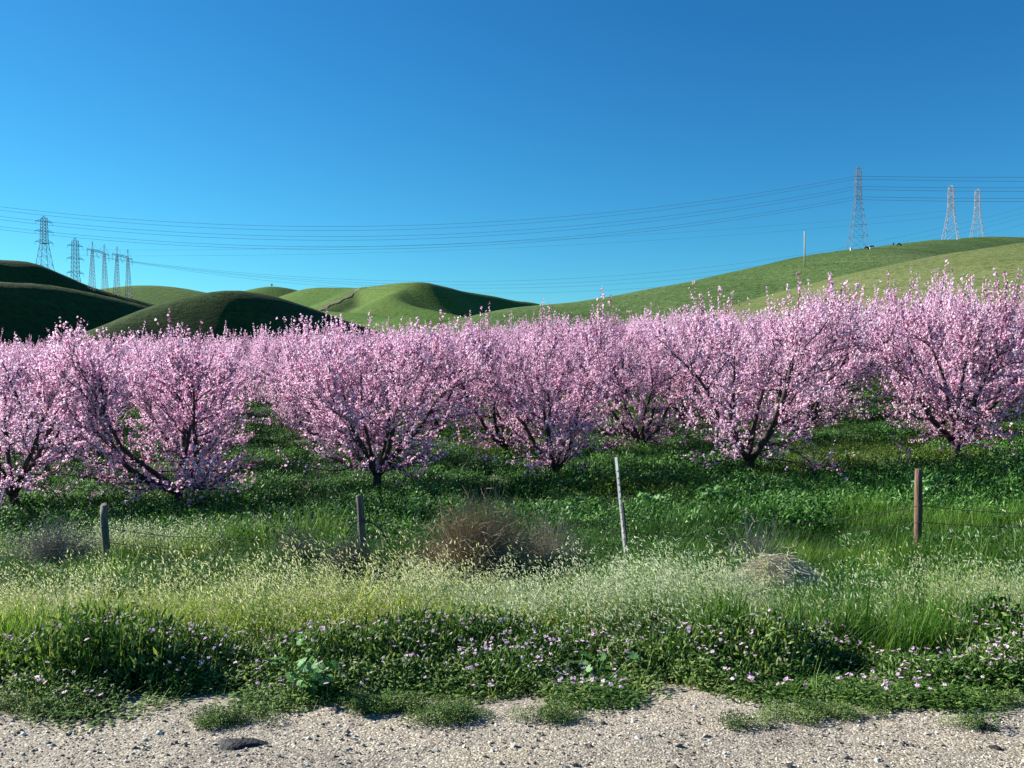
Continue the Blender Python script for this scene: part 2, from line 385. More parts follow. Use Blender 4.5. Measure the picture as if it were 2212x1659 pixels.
h_L1 = hill('hill', 'dark shaded green hill with pylons standing behind its falling crest',
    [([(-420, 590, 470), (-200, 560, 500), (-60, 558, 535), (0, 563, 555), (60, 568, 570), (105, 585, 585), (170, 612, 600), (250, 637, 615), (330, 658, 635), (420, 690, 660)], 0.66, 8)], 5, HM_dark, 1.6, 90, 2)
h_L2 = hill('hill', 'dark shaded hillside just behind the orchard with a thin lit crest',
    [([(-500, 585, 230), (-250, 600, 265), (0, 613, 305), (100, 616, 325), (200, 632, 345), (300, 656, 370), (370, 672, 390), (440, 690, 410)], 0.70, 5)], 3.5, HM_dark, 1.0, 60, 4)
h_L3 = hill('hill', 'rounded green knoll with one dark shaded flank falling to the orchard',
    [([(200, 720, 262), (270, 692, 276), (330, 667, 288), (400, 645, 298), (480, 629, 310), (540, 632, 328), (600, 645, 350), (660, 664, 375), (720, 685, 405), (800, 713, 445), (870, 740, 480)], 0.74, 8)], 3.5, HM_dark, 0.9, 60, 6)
h_F1 = hill('hill', 'small light green hill far behind the twin-mast pylons',
    [([(200, 660, 1180), (285, 624, 1160), (340, 620, 1140), (400, 630, 1150), (440, 642, 1160), (520, 670, 1180)], 0.38, 60)], 11, HM_far, 3, 150, 8)
h_F2 = hill('hill', 'far green hills with folded spurs and one dark shaded face',
    [([(420, 660, 1850), (500, 636, 1800), (545, 627, 1780), (590, 619, 1760), (640, 628, 1780)], 0.5, 30),
     ([(600, 645, 1690), (660, 626, 1620), (720, 621, 1560), (780, 622, 1500), (830, 616, 1420), (900, 610, 1330), (950, 618, 1400), (1000, 630, 1480), (1060, 640, 1570), (1110, 650, 1650), (1160, 657, 1730), (1240, 680, 1800)], 0.70, 18),
     ([(885, 618, 1330), (850, 640, 1250), (890, 661, 1190), (970, 677, 1130), (1060, 698, 1070), (1120, 720, 1020)], 0.50, 8),
     ([(780, 622, 1500), (740, 645, 1360), (690, 668, 1220), (640, 700, 1080)], 0.46, 14),
     ([(690, 671, 1180), (803, 679, 1090), (860, 690, 1020), (950, 708, 930)], 0.46, 14),
     ([(800, 699, 950), (860, 687, 880), (910, 685, 850), (960, 692, 830), (1017, 706, 810), (1090, 730, 790)], 0.46, 14)],
    8, HM_far, 1.6, 130, 9, 1.0)
h_R1 = hill('hill', 'long green hill with the tallest pylon and cattle on its crest',
    [([(930, 735, 385), (1030, 702, 390), (1100, 680, 395), (1160, 662, 398), (1230, 655, 402), (1300, 648, 406), (1400, 632, 412), (1500, 614, 418), (1600, 596, 424), (1700, 574, 432), (1830, 546, 450), (1950, 531, 520), (2050, 520, 640), (2130, 515, 740), (2212, 517, 800), (2350, 530, 860), (2500, 560, 900)], 0.40, 40),
     ([(1830, 546, 450), (1960, 575, 410), (2080, 610, 360)], 0.36, 40)], 5, HM_mid, 1.6, 80, 12)
h_R2 = hill('hill', 'pale yellow-green hill slope rising close behind the orchard',
    [([(1650, 730, 262), (1800, 653, 250), (1870, 620, 245), (1950, 592, 240), (2050, 566, 234), (2150, 545, 228), (2212, 535, 224), (2350, 515, 214), (2500, 505, 205), (2750, 520, 195)], 0.33, 28)], 3, HM_pale, 0.7, 45, 14)
for i, o in enumerate([o for o in COL.objects if o.name.startswith('hill')]): pass
HF = [h_L1, h_L2, h_L3, h_F1, h_F2, h_R1, h_R2]

def land(x, y):
    return max([float(gz(x, y))] + [float(h(np.array([x]), np.array([y]))[0]) for h in HF])

# ------------------------------------------------------------------ orchard trees
def norm(v): return v / (np.linalg.norm(v) + 1e-9)

def make_tree_meshes(idx, seed, n_scaf=6, H=3.95, spread=1.0):
    r = np.random.default_rng(seed)
    trunk = MB(); shoots = []        # shoots: (p0, dir, length, curve)
    top = np.array([r.normal(0, .05), r.normal(0, .05), r.uniform(.22, .42)])
    trunk.tube([(0, 0, -0.15), (0.01, 0, 0.05), tuple(top * 0.6), tuple(top), tuple(top + np.array([0, 0, 0.12]))], [.12, .098, .085, .09, .05], 8)
    twigs = MB()
    B = []
    for s in range(n_scaf):
        az = 2 * math.pi * (s + r.uniform(-.3, .3)) / n_scaf
        el = math.radians(r.uniform(38, 62))
        d = np.array([math.cos(az) * math.cos(el), math.sin(az) * math.cos(el), math.sin(el)])
        L = r.uniform(2.3, 2.95) * (0.9 + 0.15 * math.sin(el))
        n = 10; p = top.copy(); pts = [p.copy()]
        for k in range(n):
            t = k / n
            d = norm(d + r.normal(0, .13, 3) + np.array([0, 0, 0.04 + 0.05 * t]))
            p = p + d * L / n; pts.append(p.copy())
        rad = np.linspace(.066, .014, n + 1) * r.uniform(.85, 1.1)
        trunk.tube([tuple(q) for q in pts], list(rad), 6)
        pts = np.array(pts)
        # secondary branches
        for j in range(10):
            t = 0.08 + 0.84 * (j + r.uniform(-.3, .3)) / 10
            t = min(max(t, .06), .98); f = t * n; k = min(int(f), n - 1)
            q = pts[k] + (pts[k + 1] - pts[k]) * (f - k)
            dd = norm(pts[k + 1] - pts[k])
            side = az + r.uniform(-1.6, 1.6)
            out = np.array([math.cos(side), math.sin(side), 0])
            low = max(0, 1 - t * 2.0)
            d2 = norm(dd * 0.45 + out * (1.0 + .5 * low) + np.array([0, 0, r.uniform(-0.45, 0.55) - 0.75 * low + 0.4 * t]))
            L2 = r.uniform(.75, 1.45) * (1 + .15 * low) * (1.0 - .25 * t)
            m = 6; pp = q.copy(); ps = [pp.copy()]
            for u in range(m):
                d2 = norm(d2 + r.normal(0, .14, 3) + np.array([0, 0, .06])); pp = pp + d2 * L2 / m
                if pp[2] < .25: pp[2] = .25 + r.uniform(0, .1)
                ps.append(pp.copy())
            twigs.tube([tuple(x) for x in ps], list(np.linspace(.017, .006, m + 1)), 4, cap=False)
            B.append(np.array(ps))
        B.append(pts[4:])
    for ps in B:
        L = np.linalg.norm(np.diff(ps, axis=0), axis=1).sum(); ns = int(7 + L * 5.5)
        for _ in range(ns):
            f = r.uniform(.05, 1) * (len(ps) - 1); k = min(int(f), len(ps) - 2)
            q = ps[k] + (ps[k + 1] - ps[k]) * (f - k)
            dd = norm(ps[k + 1] - ps[k])
            rad = norm(np.array([q[0], q[1], 0.0]))
            hq = q[2] / H
            d = norm(dd * .5 + rad * r.uniform(-.1, .7) + r.normal(0, .62, 3) + np.array([0, 0, .30 + .75 * hq]))
            ln = r.uniform(.22, .62) * (1 + (.5 * r.random() if q[2] > 2.4 else 0))
            e = q + d * ln
            if e[2] > H * 1.04: ln *= .55
            shoots.append((q, d, ln))
    n_base = len(shoots)
    tops = [ps for ps in B if ps[-1][2] > 2.3]
    for _ in range(17):                                    # sprays of long whippy shoots above the crown
        ps = tops[r.integers(len(tops))]; big = r.uniform(.55, 1.2)
        for k in range(r.integers(4, 9)):
            q = ps[-1 - r.integers(0, 3)]
            shoots.append((q, norm(np.array([r.normal(0, .30), r.normal(0, .30), 1.0])), big * r.uniform(.5, 1.05)))
    S0 = np.array([s[0] for s in shoots]); SD = np.array([s[1] for s in shoots]); SL = np.array([s[2] for s in shoots])
    S0[:, :2] *= spread; B = [b * np.array([spread, spread, 1]) for b in B]
    n = len(shoots)
    bend = np.array([0, 0, 1.0]) * 0.12
    S1 = S0 + SD * (SL * .5)[:, None]; S2 = S0 + SD * SL[:, None] + bend * SL[:, None]
    ref = np.cross(SD, r.normal(0, 1, (n, 3))); ref /= np.linalg.norm(ref, axis=1)[:, None]; bi = np.cross(SD, ref)
    V = []; F = []
    for (P, w) in ((S0, .0052), (S1, .004), (S2, .002)):
        for k in range(3):
            a = 2 * math.pi * k / 3; V.append(P + (ref * math.cos(a) + bi * math.sin(a)) * w)
    V = np.stack(V, 1).reshape(-1, 3); base = np.arange(n) * 9
    for i in range(2):
        for k in range(3):
            k2 = (k + 1) % 3; F.append(np.stack([base + i * 3 + k, base + i * 3 + k2, base + i * 3 + 3 + k2, base + i * 3 + 3 + k], -1))
    tv = np.array(twigs.V); tv[:, :2] *= spread; tf = np.array(twigs.F, dtype=np.int32)
    F = np.concatenate(F) + len(tv)
    me_t = fast_mesh('peach_twigs_%d' % idx, np.concatenate([tv, V]), np.concatenate([tf, F]), False)
    # blossoms
    per = np.maximum(3, (SL / .0150 * r.uniform(.45, 1.3, n))).astype(int)
    per[n_base:] = (SL[n_base:] / .024).astype(int)
    own = np.repeat(np.arange(n), per); t = r.uniform(.04, 1.0, len(own)) ** .9
    pos = S0[own] + SD[own] * (SL[own] * t)[:, None] + bend * (SL[own] * np.clip(t * 2 - 1, 0, 1))[:, None]
    # blossoms on the older wood too
    ob = np.concatenate([b[:-1].repeat(6, 0) + np.diff(b, axis=0).repeat(6, 0) * r.random((6 * (len(b) - 1), 1)) for b in B if len(b) > 1])
    pos = np.concatenate([pos, ob])
    pos = pos[r.random(len(pos)) < (.36 + .64 * sstep(.5, 1.6, pos[:, 2])) * (.50 + .50 * sstep(-.30, .12, fbm(pos[:, 0] * 1.9 + pos[:, 1] * 1.1 + 20, pos[:, 2] * 1.9 - pos[:, 1] * .9 + 40, 2, seed)))]
    N = len(pos)
    nv = r.normal(0, 1, (N, 3)); nv[:, 2] += .25; nv /= np.linalg.norm(nv, axis=1)[:, None]
    pos = pos + nv * r.uniform(.008, .035, (N, 1))
    a = np.cross(nv, r.normal(0, 1, (N, 3))); a /= np.linalg.norm(a, axis=1)[:, None]; b = np.cross(nv, a)
    size = r.uniform(.013, .031, N)
    W = [pos - nv * (size * .3)[:, None]]
    for k in range(5):
        an = 2 * math.pi * k / 5 + r.uniform(-.25, .25, N); rr = size * r.uniform(.75, 1.25, N)
        W.append(pos + a * (np.cos(an) * rr)[:, None] + b * (np.sin(an) * rr)[:, None] + nv * (size * r.uniform(-.1, .5, N))[:, None])
    W = np.stack(W, 1).reshape(-1, 3); base = np.arange(N) * 6
    FF = np.concatenate([np.stack([base, base + 1 + k, base + 1 + (k + 1) % 5], -1) for k in range(5)])
    me_c = fast_mesh('peach_blossom_%d' % idx, W, FF, False)
    me_k = trunk.mesh('peach_trunk_%d' % idx, True)
    me_k.vertices.foreach_get
    if spread != 1.0:
        for v in me_k.vertices: v.co.x *= spread; v.co.y *= spread
    me_k.materials.append(M['bark']); me_t.materials.append(M['twig']); me_c.materials.append(M['petal'])
    return me_k, me_t, me_c

N_VAR = 7
TREES = [make_tree_meshes(i, 40 + i, 5 + i % 3, 3.95, [1.0, 1.05, .95, 1.0, 1.08, .97, 1.02][i]) for i in range(N_VAR)]

def tree(x, y, var, rz, sc, label, group, name='peach_tree', tilt=(0, 0)):
    t = empty(name, (x, y, float(gz(x, y)) - 0.03), rz); t.scale = sc
    t.rotation_euler[0], t.rotation_euler[1] = tilt
    for nm, me in zip(('trunk', 'twigs', 'crown'), TREES[var]):
        c = link(nm, me, None, t)
        if nm == 'crown': c['label'] = 'mass of small pink blossoms'
    tag(t, label, 'tree', group)
    return t

front = [(30, 18.2, 0, 1.0, 1.10, 1.02, 'front-row pink blossom tree next to the one behind the thin grey post'),
         (385, 18.6, 1, 2.0, 1.12, 1.15, 'front-row pink blossom tree standing behind the thin grey wooden post'),
         (812, 18.8, 2, 0.4, 1.12, 1.06, 'front-row pink blossom tree standing behind the braced wooden post'),
         (1195, 19.6, 3, 4.2, 1.04, 1.03, 'front-row pink blossom tree between the braced wooden post and the steel post'),
         (1615, 19.0, 4, 5.0, 1.12, 1.17, 'front-row pink blossom tree between the steel post and the brown wooden post'),
         (2065, 19.6, 5, 3.1, 1.12, 1.17, 'front-row pink blossom tree standing behind the thick brown wooden post')]
for px, D, v, rz, sw, shh, lab in front:
    tree((px - CX) / F_PX * D, D, v, rz, (sw, sw, shh), lab, None)
ORD = ['', 'first', 'second', 'third', 'fourth', 'fifth', 'sixth', 'seventh', 'eighth', 'ninth', 'tenth', 'eleventh', 'twelfth', 'thirteenth']
starts = {2: 98, 3: 145, 4: 198, 5: 60}
for row in range(2, 13):
    D = 19.0 + (row - 1) * 5.6
    pitch = 4.4
    off = (starts[row] - CX) / F_PX * D if row in starts else rng.uniform(0, pitch)
    half = D * 0.625 + 2.0
    n0 = math.ceil((-half - off) / pitch); n1 = math.floor((half - off) / pitch)
    seen = 0
    for k in range(n0, n1 + 1):
        x = off + k * pitch + rng.normal(0, .25); y = D + rng.normal(0, .3)
        s = rng.uniform(.95, 1.12); h = s * rng.uniform(.96, 1.1) * (1 + (.13 * float(sstep(2, 7, x / D * 19)) if row < 6 else 0))
        seen += 1
        lab = 'pink blossom tree standing in the %s row of the orchard' % ORD[row]
        if row <= 4: lab = '%s pink blossom tree of the %s orchard row, counted from the dark hill side' % (ORD[seen], ORD[row])
        tree(x, y, int(rng.integers(N_VAR)), rng.uniform(0, 6.28), (s, s, h), lab, '%s row of blossom trees' % ORD[row],
             tilt=(rng.normal(0, .03), rng.normal(0, .03)))

# ------------------------------------------------------------------ scattered ground cover
def scatter(name, templates, P, rot, scl, idx, label, cat, mat):
    tc = bpy.data.collections.new(name + '_templates')
    for i, me in enumerate(templates):
        o = bpy.data.objects.new('%s_tuft_%02d' % (name, i), me); tc.objects.link(o)
    me = bpy.data.meshes.new(name); n = len(P)
    me.vertices.add(n); me.vertices.foreach_set('co', np.asarray(P, np.float32).ravel())
    a = me.attributes.new('rot', 'FLOAT_VECTOR', 'POINT'); a.data.foreach_set('vector', np.asarray(rot, np.float32).ravel())
    a = me.attributes.new('scl', 'FLOAT_VECTOR', 'POINT'); a.data.foreach_set('vector', np.asarray(scl, np.float32).ravel())
    a = me.attributes.new('pick', 'INT', 'POINT'); a.data.foreach_set('value', np.asarray(idx, np.int32))
    me.materials.append(mat)
    o = link(name, me); tag(o, label, cat, kind='stuff')
    ng = bpy.data.node_groups.new(name + '_scatter', 'GeometryNodeTree')
    ng.interface.new_socket('Geometry', in_out='INPUT', socket_type='NodeSocketGeometry')
    ng.interface.new_socket('Geometry', in_out='OUTPUT', socket_type='NodeSocketGeometry')
    N = ng.nodes; gi = N.new('NodeGroupInput'); go = N.new('NodeGroupOutput')
    ci = N.new('GeometryNodeCollectionInfo'); ci.inputs['Collection'].default_value = tc
    ci.inputs['Separate Children'].default_value = True; ci.inputs['Reset Children'].default_value = True
    ip = N.new('GeometryNodeInstanceOnPoints'); ip.inputs['Pick Instance'].default_value = True
    def attr(nm, ty):
        a = N.new('GeometryNodeInputNamedAttribute'); a.data_type = ty; a.inputs[0].default_value = nm; return a.outputs[0]
    L = ng.links
    L.new(gi.outputs[0], ip.inputs['Points']); L.new(ci.outputs[0], ip.inputs['Instance'])
    L.new(attr('pick', 'INT'), ip.inputs['Instance Index']); L.new(attr('rot', 'FLOAT_VECTOR'), ip.inputs['Rotation']); L.new(attr('scl', 'FLOAT_VECTOR'), ip.inputs['Scale'])
    L.new(ip.outputs[0], go.inputs[0])
    md = o.modifiers.new('scatter', 'NODES'); md.node_group = ng
    return o

def blade(mb, r, base, az, L, w, lean, droop, m=0, seg=3):
    """curved tapering grass blade"""
    p = np.array(base, float); el = math.pi / 2 - lean
    d = np.array([math.cos(az), math.sin(az)]); sd = np.array([-math.sin(az + r.uniform(-.6, .6)), math.cos(az), 0.0])
    vs = []
    for i in range(seg + 1):
        t = i / seg; ww = w * (1 - t) ** .7 if i < seg else 0
        if i < seg: vs += [tuple(p - sd * ww / 2), tuple(p + sd * ww / 2)]
        else: vs.append(tuple(p))
        e = el - droop * (t + .5 / seg)
        p = p + np.array([d[0] * math.cos(e), d[1] * math.cos(e), math.sin(e)]) * L / seg
    fs = [(2 * i, 2 * i + 1, 2 * i + 3, 2 * i + 2) for i in range(seg - 1)] + [(2 * seg - 2, 2 * seg - 1, 2 * seg)]
    mb.add(vs, fs, m); return p

def leaf(mb, r, c, az, tilt, L, w, m=0):
    """pointed oval leaf with a fold along its rib"""
    d = np.array([math.cos(az) * math.cos(tilt), math.sin(az) * math.cos(tilt), math.sin(tilt)])
    s = np.array([-math.sin(az), math.cos(az), r.uniform(-.4, .4)]); s /= np.linalg.norm(s)
    u = np.cross(d, s) * w * .18; c = np.array(c)
    vs = [c, c + d * L * .45 + s * w / 2 - u, c + d * L * .5 + u, c + d * L * .45 - s * w / 2 - u, c + d * L + u * -.8]
    mb.add([tuple(v) for v in vs], [(0, 2, 1), (0, 3, 2), (1, 2, 4), (2, 3, 4)], m)

def oat_tuft(seed, blm, hdm, heads=9, bl=26, hmax=.60, rad=.16):
    r = np.random.default_rng(seed); mb = MB()
    for _ in range(bl):
        a = r.uniform(0, 6.28); q = rad * math.sqrt(r.random())
        blade(mb, r, (q * math.cos(a), q * math.sin(a), 0), r.uniform(0, 6.28), r.uniform(.28, .62) * hmax / .74, r.uniform(.007, .014), r.uniform(.02, .35), r.uniform(.1, 1.2), 0)
    for _ in range(heads):
        a = r.uniform(0, 6.28); q = rad * math.sqrt(r.random())
        az = r.normal(0, .8)
        top = blade(mb, r, (q * math.cos(a), q * math.sin(a), 0), az, r.uniform(.72, 1.0) * hmax, .004, r.uniform(.05, .25), r.uniform(.5, 1.15), 0, 4)
        for k in range(9):                                 # drooping spikelets
            c = top + np.array([r.normal(.02, .035), r.normal(0, .03), r.uniform(-.09, .05)])
            leaf(mb, r, c, r.normal(0, .9), r.uniform(-1.1, .2), r.uniform(.018, .036), r.uniform(.006, .010), 1)
    me = mb.mesh('oat_tuft'); me.materials.append(blm); me.materials.append(hdm); return me

def grass_tuft(seed, mat, n=40, h=.24, rad=.16, w=.007):
    r = np.random.default_rng(seed); mb = MB()
    for _ in range(n):
        a = r.uniform(0, 6.28); q = rad * math.sqrt(r.random())
        blade(mb, r, (q * math.cos(a), q * math.sin(a), 0), r.uniform(0, 6.28), h * r.uniform(.5, 1.2), w * r.uniform(.7, 1.3), r.uniform(.05, .6), r.uniform(.2, 1.2), 0, 2)
    me = mb.mesh('grass_tuft'); me.materials.append(mat); return me

def weed_patch(seed, mats, n=150, size=.6, h=.26, ll=.06):
    r = np.random.default_rng(seed); mb = MB()
    for _ in range(n):
        x, y = r.uniform(-size / 2, size / 2, 2)
        z = h * (r.random() ** .6) * (.6 + .4 * vnoise(x * 5 + seed, y * 5))
        leaf(mb, r, (x, y, max(z, .01)), r.uniform(0, 6.28), r.uniform(-.3, 1.0), ll * r.uniform(.6, 1.4), ll * r.uniform(.4, .8), 0 if r.random() < .86 else 1)
    for _ in range(n // 4):
        x, y = r.uniform(-size / 2, size / 2, 2)
        blade(mb, r, (x, y, 0), r.uniform(0, 6.28), h * r.uniform(.7, 1.35), .009, r.uniform(.05, .5), r.uniform(.2, 1.0), 0, 2)
    me = mb.mesh('weed_patch')
    for m in mats: me.materials.append(m)
    return me

def filaree_patch(seed, n=170, size=.3, h=.15):
    r = np.random.default_rng(seed); mb = MB()
    for _ in range(n):
        a = r.uniform(0, 6.28); q = size * .5 * math.sqrt(r.random()) * 1.15
        x, y = q * math.cos(a), q * math.sin(a); z = h * r.random() ** .55 * (1 - .5 * (q / size * 1.7) ** 2)
        leaf(mb, r, (x, y, max(z, .006)), r.uniform(0, 6.28), r.uniform(-.5, .9), r.uniform(.018, .044), r.uniform(.009, .020), 0)
    for _ in range(14):
        x, y = r.uniform(-size / 2, size / 2, 2)
        blade(mb, r, (x, y, 0), r.uniform(0, 6.28), h * r.uniform(.8, 1.5), .004, r.uniform(.1, .7), r.uniform(0, .6), 0, 2)
    me = mb.mesh('filaree_patch'); me.materials.append(M['filaree']); return me

def flower(seed, mat, R=.011, stem=.06):
    r = np.random.default_rng(seed); mb = MB()
    mb.tube([(0, 0, -stem), (.004, 0, -stem * .4), (0, 0, 0)], [.0012, .001, .001], 3, 1, False)
    for k in range(5):
        a = 2 * math.pi * k / 5 + r.uniform(-.15, .15)
        leaf(mb, r, (0, 0, 0), a, r.uniform(.1, .6), R * r.uniform(.9, 1.15), R * .85, 0)
    me = mb.mesh('flower'); me.materials.append(mat); me.materials.append(M['filaree']); return me

def band(n, y0, y1, wid=.66, marg=1.2, power=1.0):
    y = y0 + (y1 - y0) * rng.random(n * 2) ** power
    x = rng.uniform(-1, 1, n * 2) * (y1 * wid + marg)
    k = np.abs(x) < y * wid + marg
    return x[k][:n], y[k][:n]

def put(x, y, smin, smax, lean=.08, sink=.015, lift=None):
    n = len(x); P = np.stack([x, y, gz(x, y) - sink + (0 if lift is None else lift)], -1)
    rot = np.stack([rng.normal(0, lean, n), rng.normal(0, lean, n), rng.uniform(0, 6.28, n)], -1)
    s = rng.uniform(smin, smax, n); scl = np.stack([s, s, s * rng.uniform(.85, 1.15, n)], -1)
    return P, rot, scl

# orchard floor: lush broad-leaved weeds
x, y = band(7600, 13.4, 62, .64, 2, 1.35)
P, R_, S_ = put(x, y, .9, 1.5, .05, .03)
S_[:, 2] *= 0.7 + 0.9 * (fbm(x * .5, y * .5, 2, 31) * .5 + .5)
pk = np.where(fbm(x * .35, y * .35, 2, 33) > .38, rng.integers(4, 6, len(x)), rng.integers(0, 4, len(x)))
scatter('orchard_weeds', [weed_patch(200 + i, (M['weed'], M['mallow']), 150, .62, .26, .062) for i in range(4)] +
        [weed_patch(210 + i, (M['weed_y'], M['weed']), 150, .62, .24, .05) for i in range(2)], P, R_, S_, pk,
        'lush green broad-leaved weeds covering the orchard floor', 'weeds', M['weed'])

# strip along the fence: mixed grass
x, y = band(5200, 7.4, 14.2, .66, 1.5)
P, R_, S_ = put(x, y, .8, 1.5, .12)
nn = fbm(x * .6, y * .9, 2, 41)
pale = sstep(11.9, 12.4, y) * (1 - sstep(13.6, 14.2, y))
pk = np.where(rng.random(len(x)) < pale * .5 * sstep(-.25, .2, fbm(x * .4, y * .3, 2, 43)), 3, np.where(nn > .30 - .6 * sstep(2.0, 5, x), 2, rng.integers(0, 2, len(x))))
S_[:, 2] *= np.where(pk == 3, .9, 1.1) * (.75 + .7 * sstep(-.5, .5, fbm(x * .9, y * 1.3, 2, 45)))
scatter('fence_line_grass', [grass_tuft(300, M['grass'], 46, .26, .2), grass_tuft(301, M['grass'], 46, .3, .2),
        grass_tuft(302, M['oat_green'], 44, .3, .2), oat_tuft(303, M['oat_yellow'], M['oat_head'], 9, 26, .36, .2)], P, R_, S_, pk,
        'mixed green and pale grass growing along the wire fence', 'grass', M['grass'])
x, y = band(1500, 7.8, 13.5, .66, 1.5)
k = fbm(x * .5, y * .7, 2, 47) > -.2; x, y = x[k], y[k]
P, R_, S_ = put(x, y, .6, 1.25, .08)
scatter('fence_line_weeds', [weed_patch(220 + i, (M['weed'], M['mallow']), 130, .5, .26, .05) for i in range(4)], P, R_, S_, rng.integers(0, 4, len(x)),
        'low dark green leafy weeds in the hollow by the fence', 'weeds', M['weed'])

# tall wild oats on the bank
x, y = band(3500, 4.85, 7.5, .70, 1.2)
f = fbm(x * .55, y * .55, 2, 53)
P, R_, S_ = put(x, y, .75, 1.1, .08)
tall = sstep(.7, 2.0, x) * (1 - .6 * sstep(4.5, 5.5, x))
front_edge = 5.40 - .28 * tall + .55 * fbm(x * .55, x * 0 + 1.7, 3, 57) + rng.normal(0, .06, len(x))
S_[:, 2] *= 1 + .28 * tall * (1 - sstep(5.8, 6.6, y))
cl = fbm(x * 1.1, y * 1.4, 3, 59)
S_ *= (.62 + .72 * sstep(-.4, .4, cl))[:, None]
k = (y > front_edge) & (cl > -.34 + .2 * rng.random(len(x))); P, R_, S_, x, y, f = P[k], R_[k], S_[k], x[k], y[k], f[k]
R_[:, 2] = rng.normal(0, .5, len(x)); R_[:, 1] += .14       # leaning with the wind
S_[:, 2] *= 1 - .5 * sstep(6.3, 7.4, y)
u = x / y + f * .25 + rng.normal(0, .08, len(x))
crest = sstep(-.1, .35, y - (5.75 + .45 * fbm(x * .5, y * 0 + 9.1, 3, 77))) * (1 - sstep(6.7, 7.3, y))
headed = rng.random(len(x)) < .08 + .80 * crest * sstep(-.5, .1, fbm(x * 1.3, y * 2.0, 2, 79))
pk = np.where(u < -.2, rng.integers(0, 2, len(x)), np.where(u < .2, rng.integers(2, 4, len(x)), rng.integers(4, 6, len(x))))
bare = np.where(u < -.3, 6 + rng.integers(0, 2, len(x)), 7 + rng.integers(0, 2, len(x)))
pk = np.where(headed, pk, bare)
S_[:, 2] *= np.where(headed, 1.0, .88)
scatter('wild_oat_grass', [oat_tuft(400, M['oat_yellow'], M['oat_head_y'], 9), oat_tuft(401, M['oat_yellow'], M['oat_head_y'], 11),
        oat_tuft(402, M['oat_green'], M['oat_head'], 12), oat_tuft(403, M['oat_yellow'], M['oat_head'], 12),
        oat_tuft(404, M['oat_green'], M['oat_head'], 9, 34), oat_tuft(405, M['oat_green'], M['oat_head_y'], 8, 38),
        oat_tuft(406, M['oat_yellow'], M['oat_head_y'], 1, 40, .56), oat_tuft(407, M['oat_green'], M['oat_head'], 1, 44, .58), oat_tuft(408, M['grass'], M['oat_head'], 0, 46, .56)], P, R_, S_, pk,  # last tuft: darker blades put the shade of the bank front into colour
        'tall wild oat grass with pale nodding seed heads on the road bank', 'grass', M['oat_green'])

# low storksbill carpet with lilac flowers along the gravel
x, y = band(3800, 3.95, 5.75, .72, .8)
e = edge_y(x)
k = (y > e + .02 + .16 * fbm(x * 3, y * 3, 2, 61)) & ((y > e + .55) | (fbm(x * 2.4, y * 3.2, 2, 63) > .10 - .5 * (y - e))); xf, yf = x[k], y[k]
k = fbm(xf * 2.0, yf * 2.4, 2, 67) > -.42 + .15 * rng.random(len(xf)); xf, yf = xf[k], yf[k]
P, R_, S_ = put(xf, yf, .75, 1.25, .08, .01)
S_[:, 2] *= (.45 + .85 * sstep(.1, .7, yf - edge_y(xf))) * (1 + 1.1 * fbm(xf * 2.0, yf * 2.4, 2, 67))
# a few straggling tufts out on the gravel
tx, ty = [], []
for (px, py, n, w) in ((455, 1568, 12, .11), (520, 1560, 7, .1), (935, 1560, 9, .16), (1000, 1552, 6, .1), (130, 1545, 14, .3), (1590, 1578, 4, .05), (1700, 1562, 10, .22), (1860, 1545, 10, .15), (2110, 1575, 6, .12), (1180, 1560, 10, .15), (1760, 1540, 8, .2), (2150, 1520, 10, .2), (60, 1530, 14, .25), (790, 1532, 16, .2), (880, 1528, 16, .2), (830, 1520, 14, .25)):
    D = CAM_Z * F_PX / (py - 800.0)
    tx += list((px - CX) / F_PX * D + rng.normal(0, w * .5, n)); ty += list(D + rng.normal(0, .035, n))
tx, ty = np.array(tx), np.array(ty)
P2, R2, S2 = put(tx, ty, .28, .5, .08, .0); P2[:, 2] += .006
P = np.concatenate([P, P2]); R_ = np.concatenate([R_, R2]); S_ = np.concatenate([S_, S2])
scatter('storksbill_leaves', [filaree_patch(500 + i) for i in range(5)], P, R_, S_, rng.integers(0, 5, len(P)),
        'low dark feathery leaves of storksbill along the gravel edge', 'weeds', M['filaree'])
kk = rng.random(len(xf)) < .28
P3, R3, S3 = put(xf[kk] + rng.normal(0, .05, kk.sum()), yf[kk], .35, .85, .2)
scatter('roadside_grass', [grass_tuft(310, M['grass'], 16, .24, .09, .006), grass_tuft(311, M['oat_green'], 14, .26, .09, .006), grass_tuft(312, M['oat_yellow'], 12, .22, .09, .005)], P3, R3, S3, rng.integers(0, 3, len(P3)),
        'scattered green grass blades among the low roadside weeds', 'grass', M['grass'])
k = (yf < 5.5); xx, yy = xf[k], yf[k]
xx = np.repeat(xx, 2); yy = np.repeat(yy, 2)
sel = rng.random(len(xx)) < .34 + .5 * sstep(.05, .5, fbm(xx * 1.1, yy * 1.1, 2, 71)); xx, yy = xx[sel], yy[sel]
xx = xx + rng.normal(0, .06, len(xx)); yy = yy + rng.normal(0, .05, len(yy))
P, R_, S_ = put(xx, yy, .85, 1.35, .4, .0, lift=.15 * (.45 + .85 * sstep(.1, .7, yy - edge_y(xx))) * np.maximum(1 + 1.1 * fbm(xx * 2.0, yy * 2.4, 2, 67), .3) + rng.uniform(.0, .05, len(xx)))
scatter('storksbill_flowers', [flower(550 + i, M['lilac'], .0115) for i in range(3)], P, R_, S_, rng.integers(0, 3, len(P)),
        'small lilac pink flowers scattered over the roadside weeds', 'flowers', M['lilac'])
x = rng.normal(.42, .16, 46); y = rng.normal(5.45, .12, 46)
P, R_, S_ = put(x, y, .7, 1.1, .4, 0, lift=rng.uniform(.22, .42, 46))
